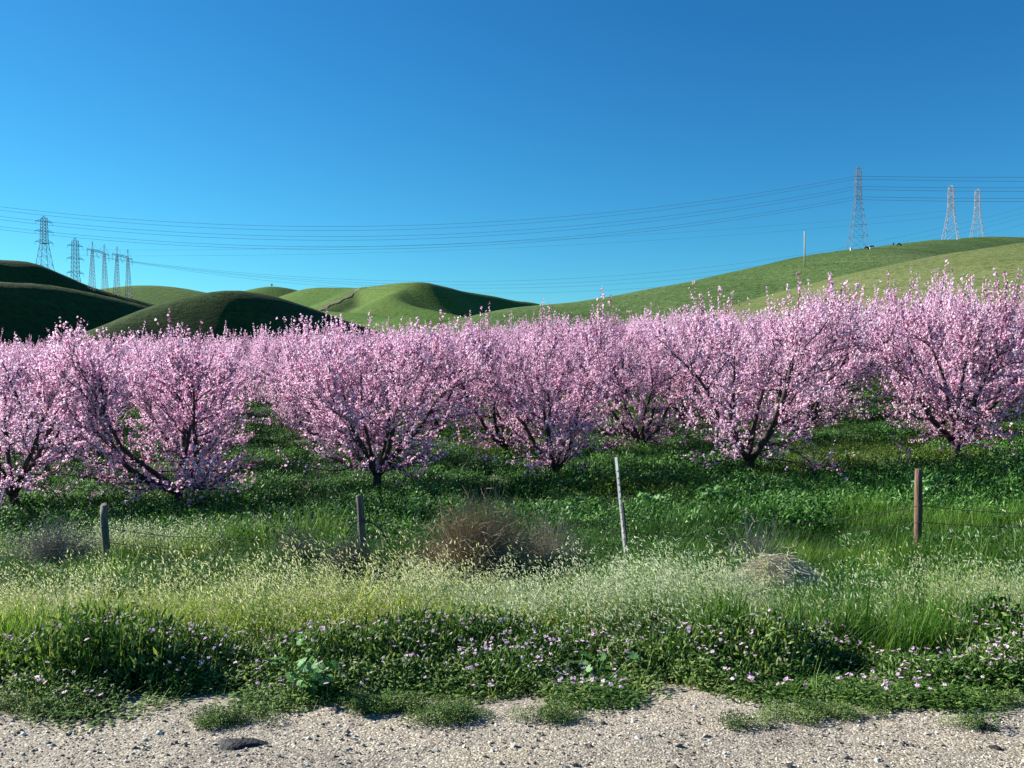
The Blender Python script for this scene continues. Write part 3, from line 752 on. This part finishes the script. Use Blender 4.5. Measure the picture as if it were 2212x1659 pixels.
scatter('yellow_flowers', [flower(560, M['yellowpetal'], .009, .2)], P, R_, S_, np.zeros(46, int), 'tiny yellow flowers among the grass on the road bank', 'flowers', M['yellowpetal'])

# gravel stones
def stone(seed):
    r = np.random.default_rng(seed)
    V = [(0, 0, 1), (0, 0, -.6)] + [(math.cos(a), math.sin(a), r.uniform(-.3, .4)) for a in np.linspace(0, 2 * math.pi, 6, endpoint=False)]
    V = [tuple(np.array(v) * r.uniform(.75, 1.2) * np.array([1, .85, .6])) for v in V]
    F = [(0, 2 + k, 2 + (k + 1) % 6) for k in range(6)] + [(1, 2 + (k + 1) % 6, 2 + k) for k in range(6)]
    mb = MB(); mb.add(V, F); me = mb.mesh('stone'); me.materials.append(M['pebble']); return me
n = 21000
y = rng.uniform(3.3, 4.55, n); x = rng.uniform(-1, 1, n) * (y * .64 + .4)
k = y < edge_y(x) + .05; x, y = x[k], y[k]
s = .0026 * np.exp(rng.normal(0, .65, len(x))); s = np.clip(s, .0013, .02)
P = np.stack([x, y, gz(x, y) + .009 + s * .1], -1); R_ = rng.uniform(0, 6.28, (len(x), 3)) * np.array([.12, .12, 1])
scatter('gravel_stones', [stone(600 + i) for i in range(6)], P, R_, np.stack([s] * 3, -1), rng.integers(0, 6, len(x)),
        'loose grey and white gravel stones strewn over the shoulder', 'gravel', M['pebble'])

# ------------------------------------------------------------------ fence
FY = 11.8
def fpos(px, D=FY): return (px - CX) / F_PX * D
fence = empty('wire_fence', (0, FY, float(gz(0, FY))))
tag(fence, 'old sagging wire fence with wooden posts and one steel post before the orchard', 'fence')
def fpart(name, me, mat, label=None):
    o = link(name, me, mat, fence); o.location = -fence.location
    if label: o['label'] = label
    return o
def wood_post(px, py_top, r0, lean, mat, label, D=FY):
    x = fpos(px, D); top = ray(px, py_top, D); g = float(gz(x, D))
    mb = MB(); h = top[2] - g; n = 9; k = 10
    rr = np.random.default_rng(int(px)); pts = []; rad = []
    for i in range(n):
        t = i / (n - 1); pts.append((x + lean * (1 - t) * h + rr.normal(0, .003), D + rr.normal(0, .003), g - .25 + (h + .25) * t)); rad.append(r0 * (1.05 - .12 * t) * rr.uniform(.96, 1.04))
    pts.append((pts[-1][0], D, pts[-1][2] + .008)); rad.append(r0 * .8)
    mb.tube(pts, rad, k); me = mb.mesh('fence_post', True); fpart('wooden_post', me, mat, label)
    return x, top[2], g
pA = wood_post(222, 1091, .052, .06, M['postwood'], 'thin grey wooden post')
pB = wood_post(776, 1071, .055, .08, M['postwood'], 'grey wooden post with wire brace')
pC = wood_post(1986, 1014, .056, -.0, M['brownwood'], 'thick reddish brown wooden post')
# steel T post
D = FY - .3; x0 = fpos(1356, D); b = ray(1358, 1160, D); t = ray(1331, 988, D)
mb = MB()
bx, tx_ = Vector((b[0], D, float(gz(b[0], D)) - .3)), Vector((t[0], D + .02, t[2]))
ax = (tx_ - bx).normalized(); sdv = Vector((0.75, -.66, 0)).normalized(); sdv = (sdv - ax * sdv.dot(ax)).normalized(); nrmv = ax.cross(sdv)
def flat_bar(p, q, w, d, s, n):
    vs = [tuple(Vector(e) + s * a * w / 2 + n * c * d / 2) for e in (p, q) for a, c in ((-1, -1), (1, -1), (1, 1), (-1, 1))]
    mb.add(vs, [(0, 1, 2, 3), (7, 6, 5, 4), (0, 4, 5, 1), (1, 5, 6, 2), (2, 6, 7, 3), (3, 7, 4, 0)])
flat_bar(bx, tx_, .040, .006, sdv, nrmv); flat_bar(bx + nrmv * .019, tx_ + nrmv * .019, .006, .034, sdv, nrmv)
for i in range(14):
    p = bx.lerp(tx_, .25 + .05 * i); flat_bar(p - ax * .008 - nrmv * .005, p + ax * .008 - nrmv * .005, .02, .008, sdv, nrmv)
fpart('steel_post', mb.mesh('steel_post'), M['postpaint'], 'leaning pale grey steel post')
mb = MB(); q0 = bx.lerp(tx_, .2); q1 = bx.lerp(tx_, .66)
flat_bar(q0 + sdv * .034 + nrmv * .004, q1 + sdv * .034 + nrmv * .004, .03, .035, sdv, nrmv)
fpart('post_stub', mb.mesh('post_stub'), M['greenpaint'], 'dark splint bound to the steel post')
# strands
ends = [(-9.2, -.1), (pA[0], .0), (pB[0], .0), (x0, .02), (pC[0], .1), (10.4, .15)]
for s, hfrac in enumerate((.30, .52, .74)):
    mb = MB(); pts = []
    for (xa, za), (xb, zb) in zip(ends[:-1], ends[1:]):
        for t in np.linspace(0, 1, 12, endpoint=False):
            xx_ = xa + (xb - xa) * t
            pts.append((xx_, FY - .06, (float(gz(xa, FY)) * (1 - t) + float(gz(xb, FY)) * t) + hfrac * .95 + (za * (1 - t) + zb * t) * hfrac - .10 * (1 + .5 * s) * 4 * t * (1 - t) * rng.uniform(.96, 1.04)))
    mb.tube(pts, [.0048] * len(pts), 4, cap=False)
    for i in range(2, len(pts) - 1):
        if i % 1 == 0:
            c = Vector(pts[i]); d = Vector((rng.normal(0, 1), rng.normal(0, 1), rng.normal(0, 1))).normalized() * .016
            mb.tube([tuple(c - d), tuple(c + d)], [.0025, .0025], 3, cap=False)
    fpart('barbed_wire', mb.mesh('barbed_wire'), M['rustwire'])
mb = MB(); zt = pB[1]
mb.tube([(pB[0] + .03, FY - .05, zt - .32), (pB[0] + .18, FY - .06, zt - .36), (pB[0] + .32, FY - .06, zt - .48), (pB[0] + .42, FY - .06, zt - .68)], [.010] * 4, 5)
mb.tube([(pB[0] - .02, FY - .05, zt - .34), (pB[0] - .11, FY - .06, zt - .42), (pB[0] - .17, FY - .06, zt - .52)], [.009] * 3, 5)
fpart('brace_wire', mb.mesh('brace_wire'), M['rustwire'])

# ------------------------------------------------------------------ dry brush by the fence
def dry_bush(px, D, w, h, n, mat, seed, label, name='dry_bush', flat=1.0, wr=.0030, lean=0.0):
    r = np.random.default_rng(seed); x = (px - CX) / F_PX * D
    mb = MB()
    for _ in range(n):
        az = r.uniform(0, 6.28); el = math.asin(r.random() ** .8) * flat; L = r.uniform(.45, 1.05)
        d = np.array([math.cos(az) * math.cos(el), math.sin(az) * math.cos(el), math.sin(el)])
        p = np.array([r.normal(0, .1) * w, r.normal(0, .1) * w, r.uniform(0, .08)]); pts = [tuple(p)]
        for k in range(5):
            d = norm(d + r.normal(0, .22, 3) + np.array([lean, 0, -.05])); p = p + d * L / 5 * np.array([w, w * .8, h]); p[2] = max(p[2], .01)
            pts.append(tuple(p))
            if r.random() < .55 and k > 0:
                e = norm(d + r.normal(0, .7, 3)) * r.uniform(.08, .22) * np.array([w, w, h]); mb.tube([tuple(p), tuple(p + e)], [wr * .7, wr * .3], 3, cap=False)
        mb.tube(pts, list(np.linspace(wr * 1.3, wr * .4, 6)), 3, cap=False)
    o = link(name, mb.mesh(name), mat); o.location = (x, D, float(gz(x, D)))
    tag(o, label, 'dry bush' if name == 'dry_bush' else 'straw'); return o
dry_bush(1030, 10.7, 1.0, 1.15, 1900, M['dry'], 1, 'large brown dry tumbleweed caught against the fence between wooden and steel posts', lean=.06, wr=.0045)
dry_bush(752, 10.4, .60, .75, 900, M['dry_grey'], 2, 'tangled grey dry brush at the foot of the braced wooden post', wr=.0042)
dry_bush(645, 11.4, .50, .90, 420, M['dry_grey'], 3, 'pale thin dry bush between the thin grey post and braced post', wr=.004)
dry_bush(1640, 11.2, .60, .85, 150, M['dry_grey'], 4, 'sparse leafless dry twigs between steel post and brown wooden post', wr=.0045)
dry_bush(115, 12.0, .80, .85, 800, M['dry_grey'], 5, 'low grey dry brush beside the thin grey wooden post', wr=.004)
dry_bush(1195, 11.0, .6, .95, 520, M['dry'], 6, 'wispy brown dry weeds beside the large tumbleweed', wr=.0035)
# straw heap
r = np.random.default_rng(9); mb = MB(); D = 7.6; xs_ = (1683 - CX) / F_PX * D
for _ in range(800):
    a = r.uniform(0, 6.28); q = math.sqrt(r.random()); c = np.array([  .30 * q * math.cos(a), .24 * q * math.sin(a), .17 * (1 - q * q) * r.uniform(.6, 1.25)])
    az = r.normal(0, .7); L = r.uniform(.06, .17); d = np.array([math.cos(az), math.sin(az) * .7, r.normal(0, .18)])
    pts = [tuple(c - d * L), tuple(c + np.array([0, 0, .012 + r.uniform(0, .02)])), tuple(c + d * L - np.array([0, 0, .015]))]
    mb.tube(pts, [.0022, .0032, .0018], 3, cap=False)
o = link('straw_heap', mb.mesh('straw_heap'), M['straw'], None, (xs_, D, float(gz(xs_, D)) + .47)); 
tag(o, 'pale heap of dry straw lying on the tall grass of the bank', 'straw')

# ------------------------------------------------------------------ mallow plants with separate leaves
def mallow_leaf_mesh():
    mb = MB(); vs = [(0, 0, 0)]; n = 15
    for k in range(n):
        a = math.radians(-150 + 300 * k / (n - 1)); rr = 1.0 if k % 2 == 0 else .80
        vs.append((rr * math.cos(a) * .9 + .12, rr * math.sin(a), .16 * rr * (1 if k % 2 else .55)))
    mb.add(vs, [(0, k, k + 1) for k in range(1, n)]); me = mb.mesh('mallow_leaf', False); me.materials.append(M['mallow']); return me
ML = mallow_leaf_mesh()
def mallow(px, py, D, h, n, ls, seed, label):
    r = np.random.default_rng(seed); x = (px - CX) / F_PX * D
    t = empty('mallow_plant', (x, D, float(gz(x, D)))); tag(t, label, 'plant')
    mb = MB(); tips = []
    for s in range(5):
        az = r.uniform(0, 6.28); p = np.zeros(3); pts = [(0, 0, -.02)]; d = np.array([.5 * math.cos(az), .5 * math.sin(az), 1.0])
        for k in range(4):
            d = norm(d + r.normal(0, .2, 3)); p = p + d * h / 4; pts.append(tuple(p)); tips.append((p.copy(), az))
        mb.tube(pts, [.005, .0045, .004, .003, .002], 5)
    for k in range(n):
        p, az = tips[r.integers(len(tips))]; a = az + r.normal(0, 1.2); L = r.uniform(.02, .07)
        q = p + np.array([math.cos(a) * L, math.sin(a) * L, r.uniform(-.01, .03)])
        mb.tube([tuple(p), tuple(q)], [.002, .0015], 4)
        o = link('leaf', ML, None, t); o.location = tuple(q); s = ls * r.uniform(.6, 1.2); o.scale = (s, s, s)
        o.rotation_euler = (r.normal(0, .5), r.uniform(-.2, .9), a)
    st = link('stem', mb.mesh('stem'), M['mallow'], t)
mallow(690, 1500, 4.36, .30, 60, .032, 1, 'tall pale green mallow plant at the gravel edge casting a dark shadow')
mallow(1300, 1480, 4.62, .20, 18, .030, 2, 'small pale mallow plant among lilac flowers below the yellow flowers')
mallow(1640, 1440, 4.85, .22, 20, .030, 3, 'yellowish mallow plant among lilac flowers in front of the straw heap')
mallow(1735, 1440, 4.9, .20, 16, .030, 4, 'little mallow plant beside the yellowish mallow, toward the brown post')
mallow(900, 1060, 15.6, .42, 44, .085, 5, 'broad leafy mallow at the orchard edge beside the braced post tree')
mallow(1990, 1050, 15.2, .62, 60, .095, 6, 'large bushy mallow growing just behind the thick brown wooden post')
mallow(1560, 1060, 16.0, .42, 44, .085, 7, 'leafy mallow at the orchard edge near the trunk past the steel post')
mallow(1240, 1080, 14.9, .40, 36, .08, 8, 'leafy mallow in the orchard shade before the smallest front tree')
mallow(1400, 1060, 15.4, .40, 36, .08, 9, 'leafy mallow behind the leaning steel post')

# ------------------------------------------------------------------ scraps on the gravel
def scrap(px, py, w, d, h, seed, label, rz=0):
    D = CAM_Z * F_PX / (py - 800.0); x = (px - CX) / F_PX * D; r = np.random.default_rng(seed)
    V = []; F = []; n = 18; rings = 4
    for j in range(rings):
        q = 1 - j / rings
        for k in range(n):
            a = 2 * math.pi * k / n; rr = q * (1 + .22 * math.sin(3 * a + seed) + r.normal(0, .06))
            V.append((w / 2 * rr * math.cos(a), d / 2 * rr * math.sin(a), h * (1 - q ** 2) * r.uniform(.7, 1.2) + (0.003 if j else -.004)))
    for j in range(rings - 1):
        for k in range(n): F.append((j * n + k, j * n + (k + 1) % n, (j + 1) * n + (k + 1) % n, (j + 1) * n + k))
    F.append(tuple((rings - 1) * n + k for k in range(n)))
    mb = MB(); mb.add(V, F); o = link('rubber_scrap', mb.mesh('rubber_scrap', True), M['rubber'], None, (x, D, float(gz(x, D)) + .008)); o.rotation_euler[2] = rz
    tag(o, label, 'rubber scrap', 'black scraps on the gravel shoulder')
scrap(512, 1617, .23, .11, .020, 1, 'largest flat black rubber scrap on the gravel below the mallow plant', .1)
scrap(152, 1558, .055, .04, .010, 2, 'small black scrap lying alone on gravel toward the shaded hills side')
scrap(2138, 1583, .085, .04, .022, 3, 'curled black rubber scrap beside a green tuft on the gravel', -.3)
scrap(2158, 1626, .06, .03, .010, 4, 'thin black sliver on bare gravel below the curled scrap', -.5)

# ------------------------------------------------------------------ pylons
def lattice_tower(name, loc, H, base, top_w, rz, label, waist=.60, arms=((.70, 3.4), (.81, 3.8), (.92, 3.2)), t=.16, steel='steel'):
    T = empty(name, loc, rz); tag(T, label, 'pylon')
    wz = H * waist
    def half(z): return (base + (top_w - base) * (z / wz) ** .92) / 2 if z < wz else (top_w * (1 - .25 * (z - wz) / (H - wz))) / 2
    levels = [0]; z = 0
    while z < wz * .97:
        z += max(half(z) * 1.5, 2.2); levels.append(min(z, wz))
    n_up = 8
    levels = sorted(set([round(l, 2) for l in levels] + [round(wz + (H * .965 - wz) * k / n_up, 2) for k in range(n_up + 1)]))
    cs = ((-1, -1), (1, -1), (1, 1), (-1, 1))
    for cx, cy in cs:
        mb = MB(); mb.tube([(cx * half(l), cy * half(l), l) for l in levels], [t * .62] * len(levels), 4)
        leg = link('leg', mb.mesh('leg'), M[steel], T)
        mb = MB(); h = half(0); mb.tube([(cx * h, cy * h, -2.0), (cx * h, cy * h, .5), (cx * h, cy * h, .75)], [.55, .5, .35], 8)
        link('footing', mb.mesh('footing'), M['concrete'], T)
    mb = MB()
    for i, l in enumerate(levels):
        h = half(l)
        if i: 
            for k in range(4):
                a, b = cs[k], cs[(k + 1) % 4]; mb.bar((a[0] * h, a[1] * h, l), (b[0] * h, b[1] * h, l), t * .7)
        if i + 1 < len(levels):
            h2 = half(levels[i + 1]); l2 = levels[i + 1]
            for k in range(4):
                a, b = cs[k], cs[(k + 1) % 4]
                mb.bar((a[0] * h, a[1] * h, l), (b[0] * h2, b[1] * h2, l2), t * .6)
                mb.bar((b[0] * h, b[1] * h, l), (a[0] * h2, a[1] * h2, l2), t * .6)
    link('bracing', mb.mesh('bracing'), M[steel], T)
    mb = MB(); h = half(H * .96)
    for cx, cy in cs: mb.bar((cx * h, cy * h, H * .96), (0, 0, H), t * .8)
    link('peak', mb.mesh('peak'), M[steel], T)
    for fz, al in arms:
        z = H * fz; h = half(z)
        for s in (-1, 1):
            mb = MB(); tip = (s * (h + al), 0, z + .15)
            for cy in (-1, 1):
                mb.bar((s * h, cy * h, z), tip, t * .7); mb.bar((s * h, cy * h, z + 1.9), tip, t * .6)
                mb.bar((s * h, cy * h, z), (s * (h + al * .45), cy * h * .55, z + 1.05), t * .45)
            link('crossarm', mb.mesh('crossarm'), M[steel], T)
            mb = MB(); pts = []; rad = []
            for k in range(13): pts.append((tip[0], 0, tip[2] - 2.2 * k / 12)); rad.append(.14 if k % 2 else .08)
            mb.tube(pts, rad, 6); link('insulator', mb.mesh('insulator'), M['porcelain'], T)
    return T

def on_land(px, py, D):
    p = ray(px, py, D); return p[0], D, land(p[0], D)
def ht(py_top, D, z): return CAM_Z + (800 - py_top) / F_PX * D - z

x, y, z = on_land(1853, 545, 447); A_LOC = (x, y, z)
lattice_tower('lattice_pylon', (x, y, z - .3), ht(358, 447, z), 9.6, 2.9, math.radians(84), 'tallest lattice pylon, standing on the green hill crest beside black cattle', .60, ((.66, 3.0), (.77, 3.2), (.88, 3.0)), .17)
x, y, z = on_land(2054, 520, 660)
lattice_tower('lattice_pylon', (x, y, z - .3), ht(400, 660, z), 11, 4.4, math.radians(52), 'lattice pylon with stacked arms, nearer to the cattle of the two far crest pylons', .52, ((.60, 3.4), (.75, 3.6), (.90, 3.4)), .27, 'steel_sunlit')
x, y, z = on_land(2111, 515, 760)
lattice_tower('lattice_pylon', (x, y, z - .3), ht(408, 760, z), 11, 4.4, math.radians(52), 'lattice pylon with stacked arms, farther from the cattle of the two far crest pylons', .52, ((.60, 3.4), (.75, 3.6), (.90, 3.4)), .27, 'steel_sunlit')
x, y, z = on_land(96, 586, 592)
lattice_tower('lattice_pylon', (x, y, z - .5), ht(466, 592, z), 10.5, 4.0, math.radians(52), 'taller lattice pylon on the dark hill, highest up its crest', .55, ((.56, 4.0), (.74, 4.2), (.90, 4.0)), .24)
x, y, z = on_land(163, 610, 640)
lattice_tower('lattice_pylon', (x, y, z - .5), ht(513, 640, z), 11.5, 4.4, math.radians(52), 'single-mast lattice pylon beside the twin-mast pylons on the dark hill', .55, ((.58, 4.0), (.75, 4.2), (.90, 4.0)), .27)

def portal_tower(loc, H, rz, label, t=.26):
    T = empty('twin_mast_pylon', loc, rz); tag(T, label, 'pylon')
    sep = 16.5; zb = H * .80
    for s in (-1, 1):
        mb = MB(); N = 11
        xc = lambda z: s * (sep * .56 - (sep * .56 - sep * .5) * z / zb)
        hw = lambda z: 3.6 / 2 * (1 - .66 * abs(z / zb * 1.0) ** .9) if z < zb else .6
        lv = [zb * k / N for k in range(N + 1)]
        for cx, cy in ((-1, -1), (1, -1), (1, 1), (-1, 1)):
            mb.tube([(xc(l) + cx * hw(l), cy * hw(l), l) for l in lv], [t * .5] * len(lv), 4)
        for a, b in zip(lv[:-1], lv[1:]):
            for (c1, c2) in (((-1, -1), (1, -1)), ((1, -1), (1, 1)), ((1, 1), (-1, 1)), ((-1, 1), (-1, -1))):
                mb.bar((xc(a) + c1[0] * hw(a), c1[1] * hw(a), a), (xc(b) + c2[0] * hw(b), c2[1] * hw(b), b), t * .55)
                mb.bar((xc(a) + c2[0] * hw(a), c2[1] * hw(a), a), (xc(b) + c1[0] * hw(b), c1[1] * hw(b), b), t * .55)
        link('mast', mb.mesh('mast'), M['steel'], T)
        mb = MB(); xs = s * sep * .5
        for cx, cy in ((-1, -1), (1, -1), (1, 1), (-1, 1)): mb.bar((xs + cx * .5, cy * .5, zb), (xs, 0, H), t * .6)
        mb.bar((xs, 0, H), (s * 15.2, 0, zb + .6), t * .6)
        mb.bar((xs, 0, H * .97), (0, 0, zb + 1.2), t * .5)
        link('peak', mb.mesh('peak'), M['steel'], T)
        mb = MB(); pts = []; rad = []
        for k in range(15): pts.append((s * 15.2, 0, zb - 4.4 * k / 14)); rad.append(.17 if k % 2 else .1)
        mb.tube(pts, rad, 6); link('insulator', mb.mesh('insulator'), M['porcelain'], T)
    for s in (-1, 1):
        mb = MB(); mb.tube([(s * 4.0, 0, zb), (0, 0, zb - 4.2)], [.13, .13], 6); link('insulator', mb.mesh('insulator'), M['porcelain'], T)
    mb = MB(); e = 15.5
    for cy in (-.5, .5):
        mb.bar((-e, cy * .4, zb), (e, cy * .4, zb), t * .7); mb.bar((-sep * .55, cy, zb + 1.2), (sep * .55, cy, zb + 1.2), t * .7)
        n = 16
        for k in range(n):
            a, b = -e + 2 * e * k / n, -e + 2 * e * (k + 1) / n
            mb.bar((a, cy * .4, zb), ((a + b) / 2, cy, zb + 1.1), t * .4); mb.bar(((a + b) / 2, cy, zb + 1.1), (b, cy * .4, zb), t * .4)
    link('crossbeam', mb.mesh('crossbeam'), M['steel'], T)
for px, D, ptop, rz, lab in ((213, 600, 523, 89, 'twin-mast pylon with crossbeam standing next to the single-mast pylon'), (265, 618, 533, 89, 'twin-mast pylon with crossbeam, lowest down the dark hill crest')):
    x, y, z = on_land(px, 624, D); z = min(z, ray(px, 630, D)[2]); portal_tower((x, y, z - .4), ht(ptop, D, z), math.radians(rz), lab)

# conductors
def conductor(pts, rad, label, group):
    """pts: three (px, py, depth) the hanging curve runs through; fitted as a parabola along its length"""
    P = [np.array(ray(*p)) for p in pts]
    s = [0, np.hypot(*(P[1] - P[0])[:2]), 0]; s[2] = s[1] + np.hypot(*(P[2] - P[1])[:2])
    c = np.polyfit(s, [p[2] for p in P], 2); mb = MB(); q = []
    for t in np.linspace(0, s[2], 60):
        f = t / s[2]; xy = P[0][:2] + (P[2] - P[0])[:2] * f; q.append((xy[0], xy[1], float(np.polyval(c, t))))
    mb.tube(q, [rad] * len(q), 4); o = link('power_line', mb.mesh('power_line'), M['cable']); tag(o, label, 'power line', group)
RANK = ['topmost', 'second highest', 'third highest', 'fourth highest', 'fifth highest', 'lowest']
for k, (yl, ym, yr, ye) in enumerate(((446.5, 487.5, 380.7, 382), (453, 496, 386.7, 391), (467, 509, 402.8, 404.5), (473, 517, 409, 413), (489, 531, 425, 427.5), (496, 537, 431, 435))):
    D = 443 if k % 2 == 0 else 451
    a = -8.45e-5; b = .1203
    conductor([(-350, yl - 52.5, D), (566, ym, D), (1848, yr, D)], .062, '%s sagging power line strung across the valley to the tallest pylon' % RANK[k], 'valley power lines of the tallest pylon')
    conductor([(1848, yr, D), (2040, (yr + ye) / 2 + 1.5, D), (2460, ye - 1.0, D)], .070, '%s power line leaving the tallest pylon towards the brown post side' % RANK[k], 'crest power lines of the tallest pylon')
for k, dy in enumerate((0, 7, 13, 22)):
    conductor([(200 + 26 * k, 553 + dy * .6, 608), (973, 628 + dy, 710), (2300, 424 + dy * 1.6, 690)], .055, 'faint low power line hanging from the twin-mast pylons over the far hills', 'low power lines of the twin-mast pylons')
for k, dy in enumerate((0, 12)):
    conductor([(163, 540 + dy, 640), (800, 566 + dy, 740), (2054, 455 + dy, 664)], .045, 'faint power line between the single-mast pylon and the far crest pylons', 'power lines of the single-mast pylon')

# wooden pole on the slope
D = 395; x, y, z = on_land(1738, 572, D)
T = empty('wooden_pole', (x, y, z - .3)); tag(T, 'bare wooden pole standing alone on the green hillside', 'pole')
H = ht(500, D, z) + .3
mb = MB(); mb.tube([(0, 0, -1), (0, 0, H * .5), (-.1, 0, H)], [.34, .30, .24], 10); link('pole', mb.mesh('pole', True), M['polewood'], T)
mb = MB(); mb.tube([(-.1, 0, H - .05), (-.1, 0, H + .5)], [.1, .07], 6); link('pole_top_pin', mb.mesh('pin'), M['steel'], T)

# ------------------------------------------------------------------ cattle
def cow_mesh(graze, seed):
    """one skinned body: joints as vertices, thickness per joint"""
    V = [(0, 0, 1.05), (.45, 0, 1.10), (.80, 0, 1.08), (-.45, 0, 1.10), (-.80, 0, 1.12)]; E = [(0, 1), (1, 2), (0, 3), (3, 4)]
    R = [(.36, .42), (.34, .38), (.26, .32), (.34, .38), (.27, .30)]
    def ch(start, pts, rads):
        p = start
        for q, rr in zip(pts, rads): V.append(q); E.append((p, len(V) - 1)); R.append(rr); p = len(V) - 1
    if graze: ch(2, [(1.10, 0, .82), (1.32, 0, .46), (1.48, 0, .20), (1.52, 0, .08)], [(.17, .2), (.14, .17), (.12, .13), (.08, .08)])
    else: ch(2, [(1.08, 0, 1.30), (1.28, 0, 1.45), (1.52, 0, 1.36), (1.68, 0, 1.28)], [(.18, .22), (.15, .17), (.12, .13), (.08, .08)])
    hd = len(V) - 3
    ch(hd, [(V[hd][0], .2, V[hd][2] + .06)], [(.04, .03)]); ch(hd, [(V[hd][0], -.2, V[hd][2] + .06)], [(.04, .03)])
    for s in (-1, 1):
        ch(2, [(.78, .2 * s, .75), (.76, .2 * s, .42), (.78, .2 * s, .10), (.82, .2 * s, .03)], [(.13, .13), (.075, .075), (.055, .055), (.06, .06)])
        ch(4, [(-.72, .22 * s, .80), (-.90, .22 * s, .46), (-.84, .22 * s, .12), (-.80, .22 * s, .03)], [(.17, .17), (.08, .08), (.055, .055), (.06, .06)])
    ch(4, [(-1.02, 0, 1.05), (-1.06, 0, .6)], [(.035, .035), (.03, .03)])
    me = bpy.data.meshes.new('cow_body'); me.from_pydata(V, E, []); me.materials.append(M['cow'])
    return me, R
def cow(px, py, D, rz, graze, label):
    me, R = cow_mesh(graze, 0); x, y, z = on_land(px, py, D)
    o = link('cow', me, None, None, (x, y, z + .02)); o.rotation_euler[2] = rz
    md = o.modifiers.new('skin', 'SKIN'); md.use_smooth_shade = True
    sl = me.skin_vertices[0].data if me.skin_vertices else None
    if sl is None:
        return
    for i, rr in enumerate(R): sl[i].radius = rr
    sl[0].use_root = True
    o.modifiers.new('sub', 'SUBSURF').levels = 1
    o.scale = (1.15, 1.15, 1.15)
    tag(o, label, 'cow', 'cattle on the hill crest')
_link = link
def add_skin(me):
    bm_o = bpy.data.objects.new('tmp', me); bm_o.modifiers.new('s', 'SKIN'); return bm_o
cow(1872, 542, 440, 0.3, True, 'black cow grazing right below the tallest pylon')
cow(1883, 540, 446, 2.6, True, 'smaller-looking black cow just behind the one below the tallest pylon')
cow(1930, 534, 490, 1.2, False, 'black cow standing alone high on the crest between the pylons')
cow(1942, 536, 480, 0.2, True, 'black cow lying low beside the one standing on the crest')

# ------------------------------------------------------------------ far details
M['track'] = noise_mat('track_dirt', [(0.35, (0.085, 0.105, 0.035)), (0.65, (0.15, 0.14, 0.07))], 0.06, 5, 0.95, 0)
C = catmull([ray(*p) for p in [(800, 621, 1480), (780, 622, 1500), (740, 645, 1360), (690, 668, 1220), (665, 682, 1150)]], 16)
V = []
for i, p in enumerate(C):
    d = norm(C[min(i + 1, len(C) - 1)][:2] - C[max(i - 1, 0)][:2]); n2 = np.array([-d[1], d[0]])
    w = 3.6 + 1.6 * math.sin(i * .7)
    for k in (-1, 0, 1):
        q = p[:2] + n2 * (k * w + 3); V.append((q[0], q[1], float(h_F2(np.array([q[0]]), np.array([q[1]]))[0]) + 0.5))
n = len(C); F = [(i * 3 + k, i * 3 + k + 1, i * 3 + k + 4, i * 3 + k + 3) for i in range(n - 1) for k in range(2)]
tr = link('dirt_track', fast_mesh('dirt_track', np.array(V), np.array(F), True), M['track'])
tag(tr, 'pale dirt track running down a spur of the far hills', 'track', kind='structure')
D = 1760; x, y, z = on_land(587, 619, D); T = empty('oak_tree', (x, y, z - .5)); tag(T, 'tiny dark lone tree on the crest of the far hill', 'tree')
mb = MB(); mb.tube([(0, 0, -.5), (.1, 0, 1.5), (0, .1, 4.5)], [.5, .4, .2], 7); link('trunk', mb.mesh('trunk'), M['bark'], T)
r = np.random.default_rng(5); mb = MB()
for _ in range(260):
    v = r.normal(0, 1, 3); v = v / np.linalg.norm(v) * r.uniform(.4, 1) * np.array([2.2, 2.2, 2.6]) + np.array([0, 0, 4.6])
    leaf(mb, r, tuple(v), r.uniform(0, 6.28), r.uniform(-1, 1), .9, .6)
link('crown', mb.mesh('crown'), M['filaree'], T)
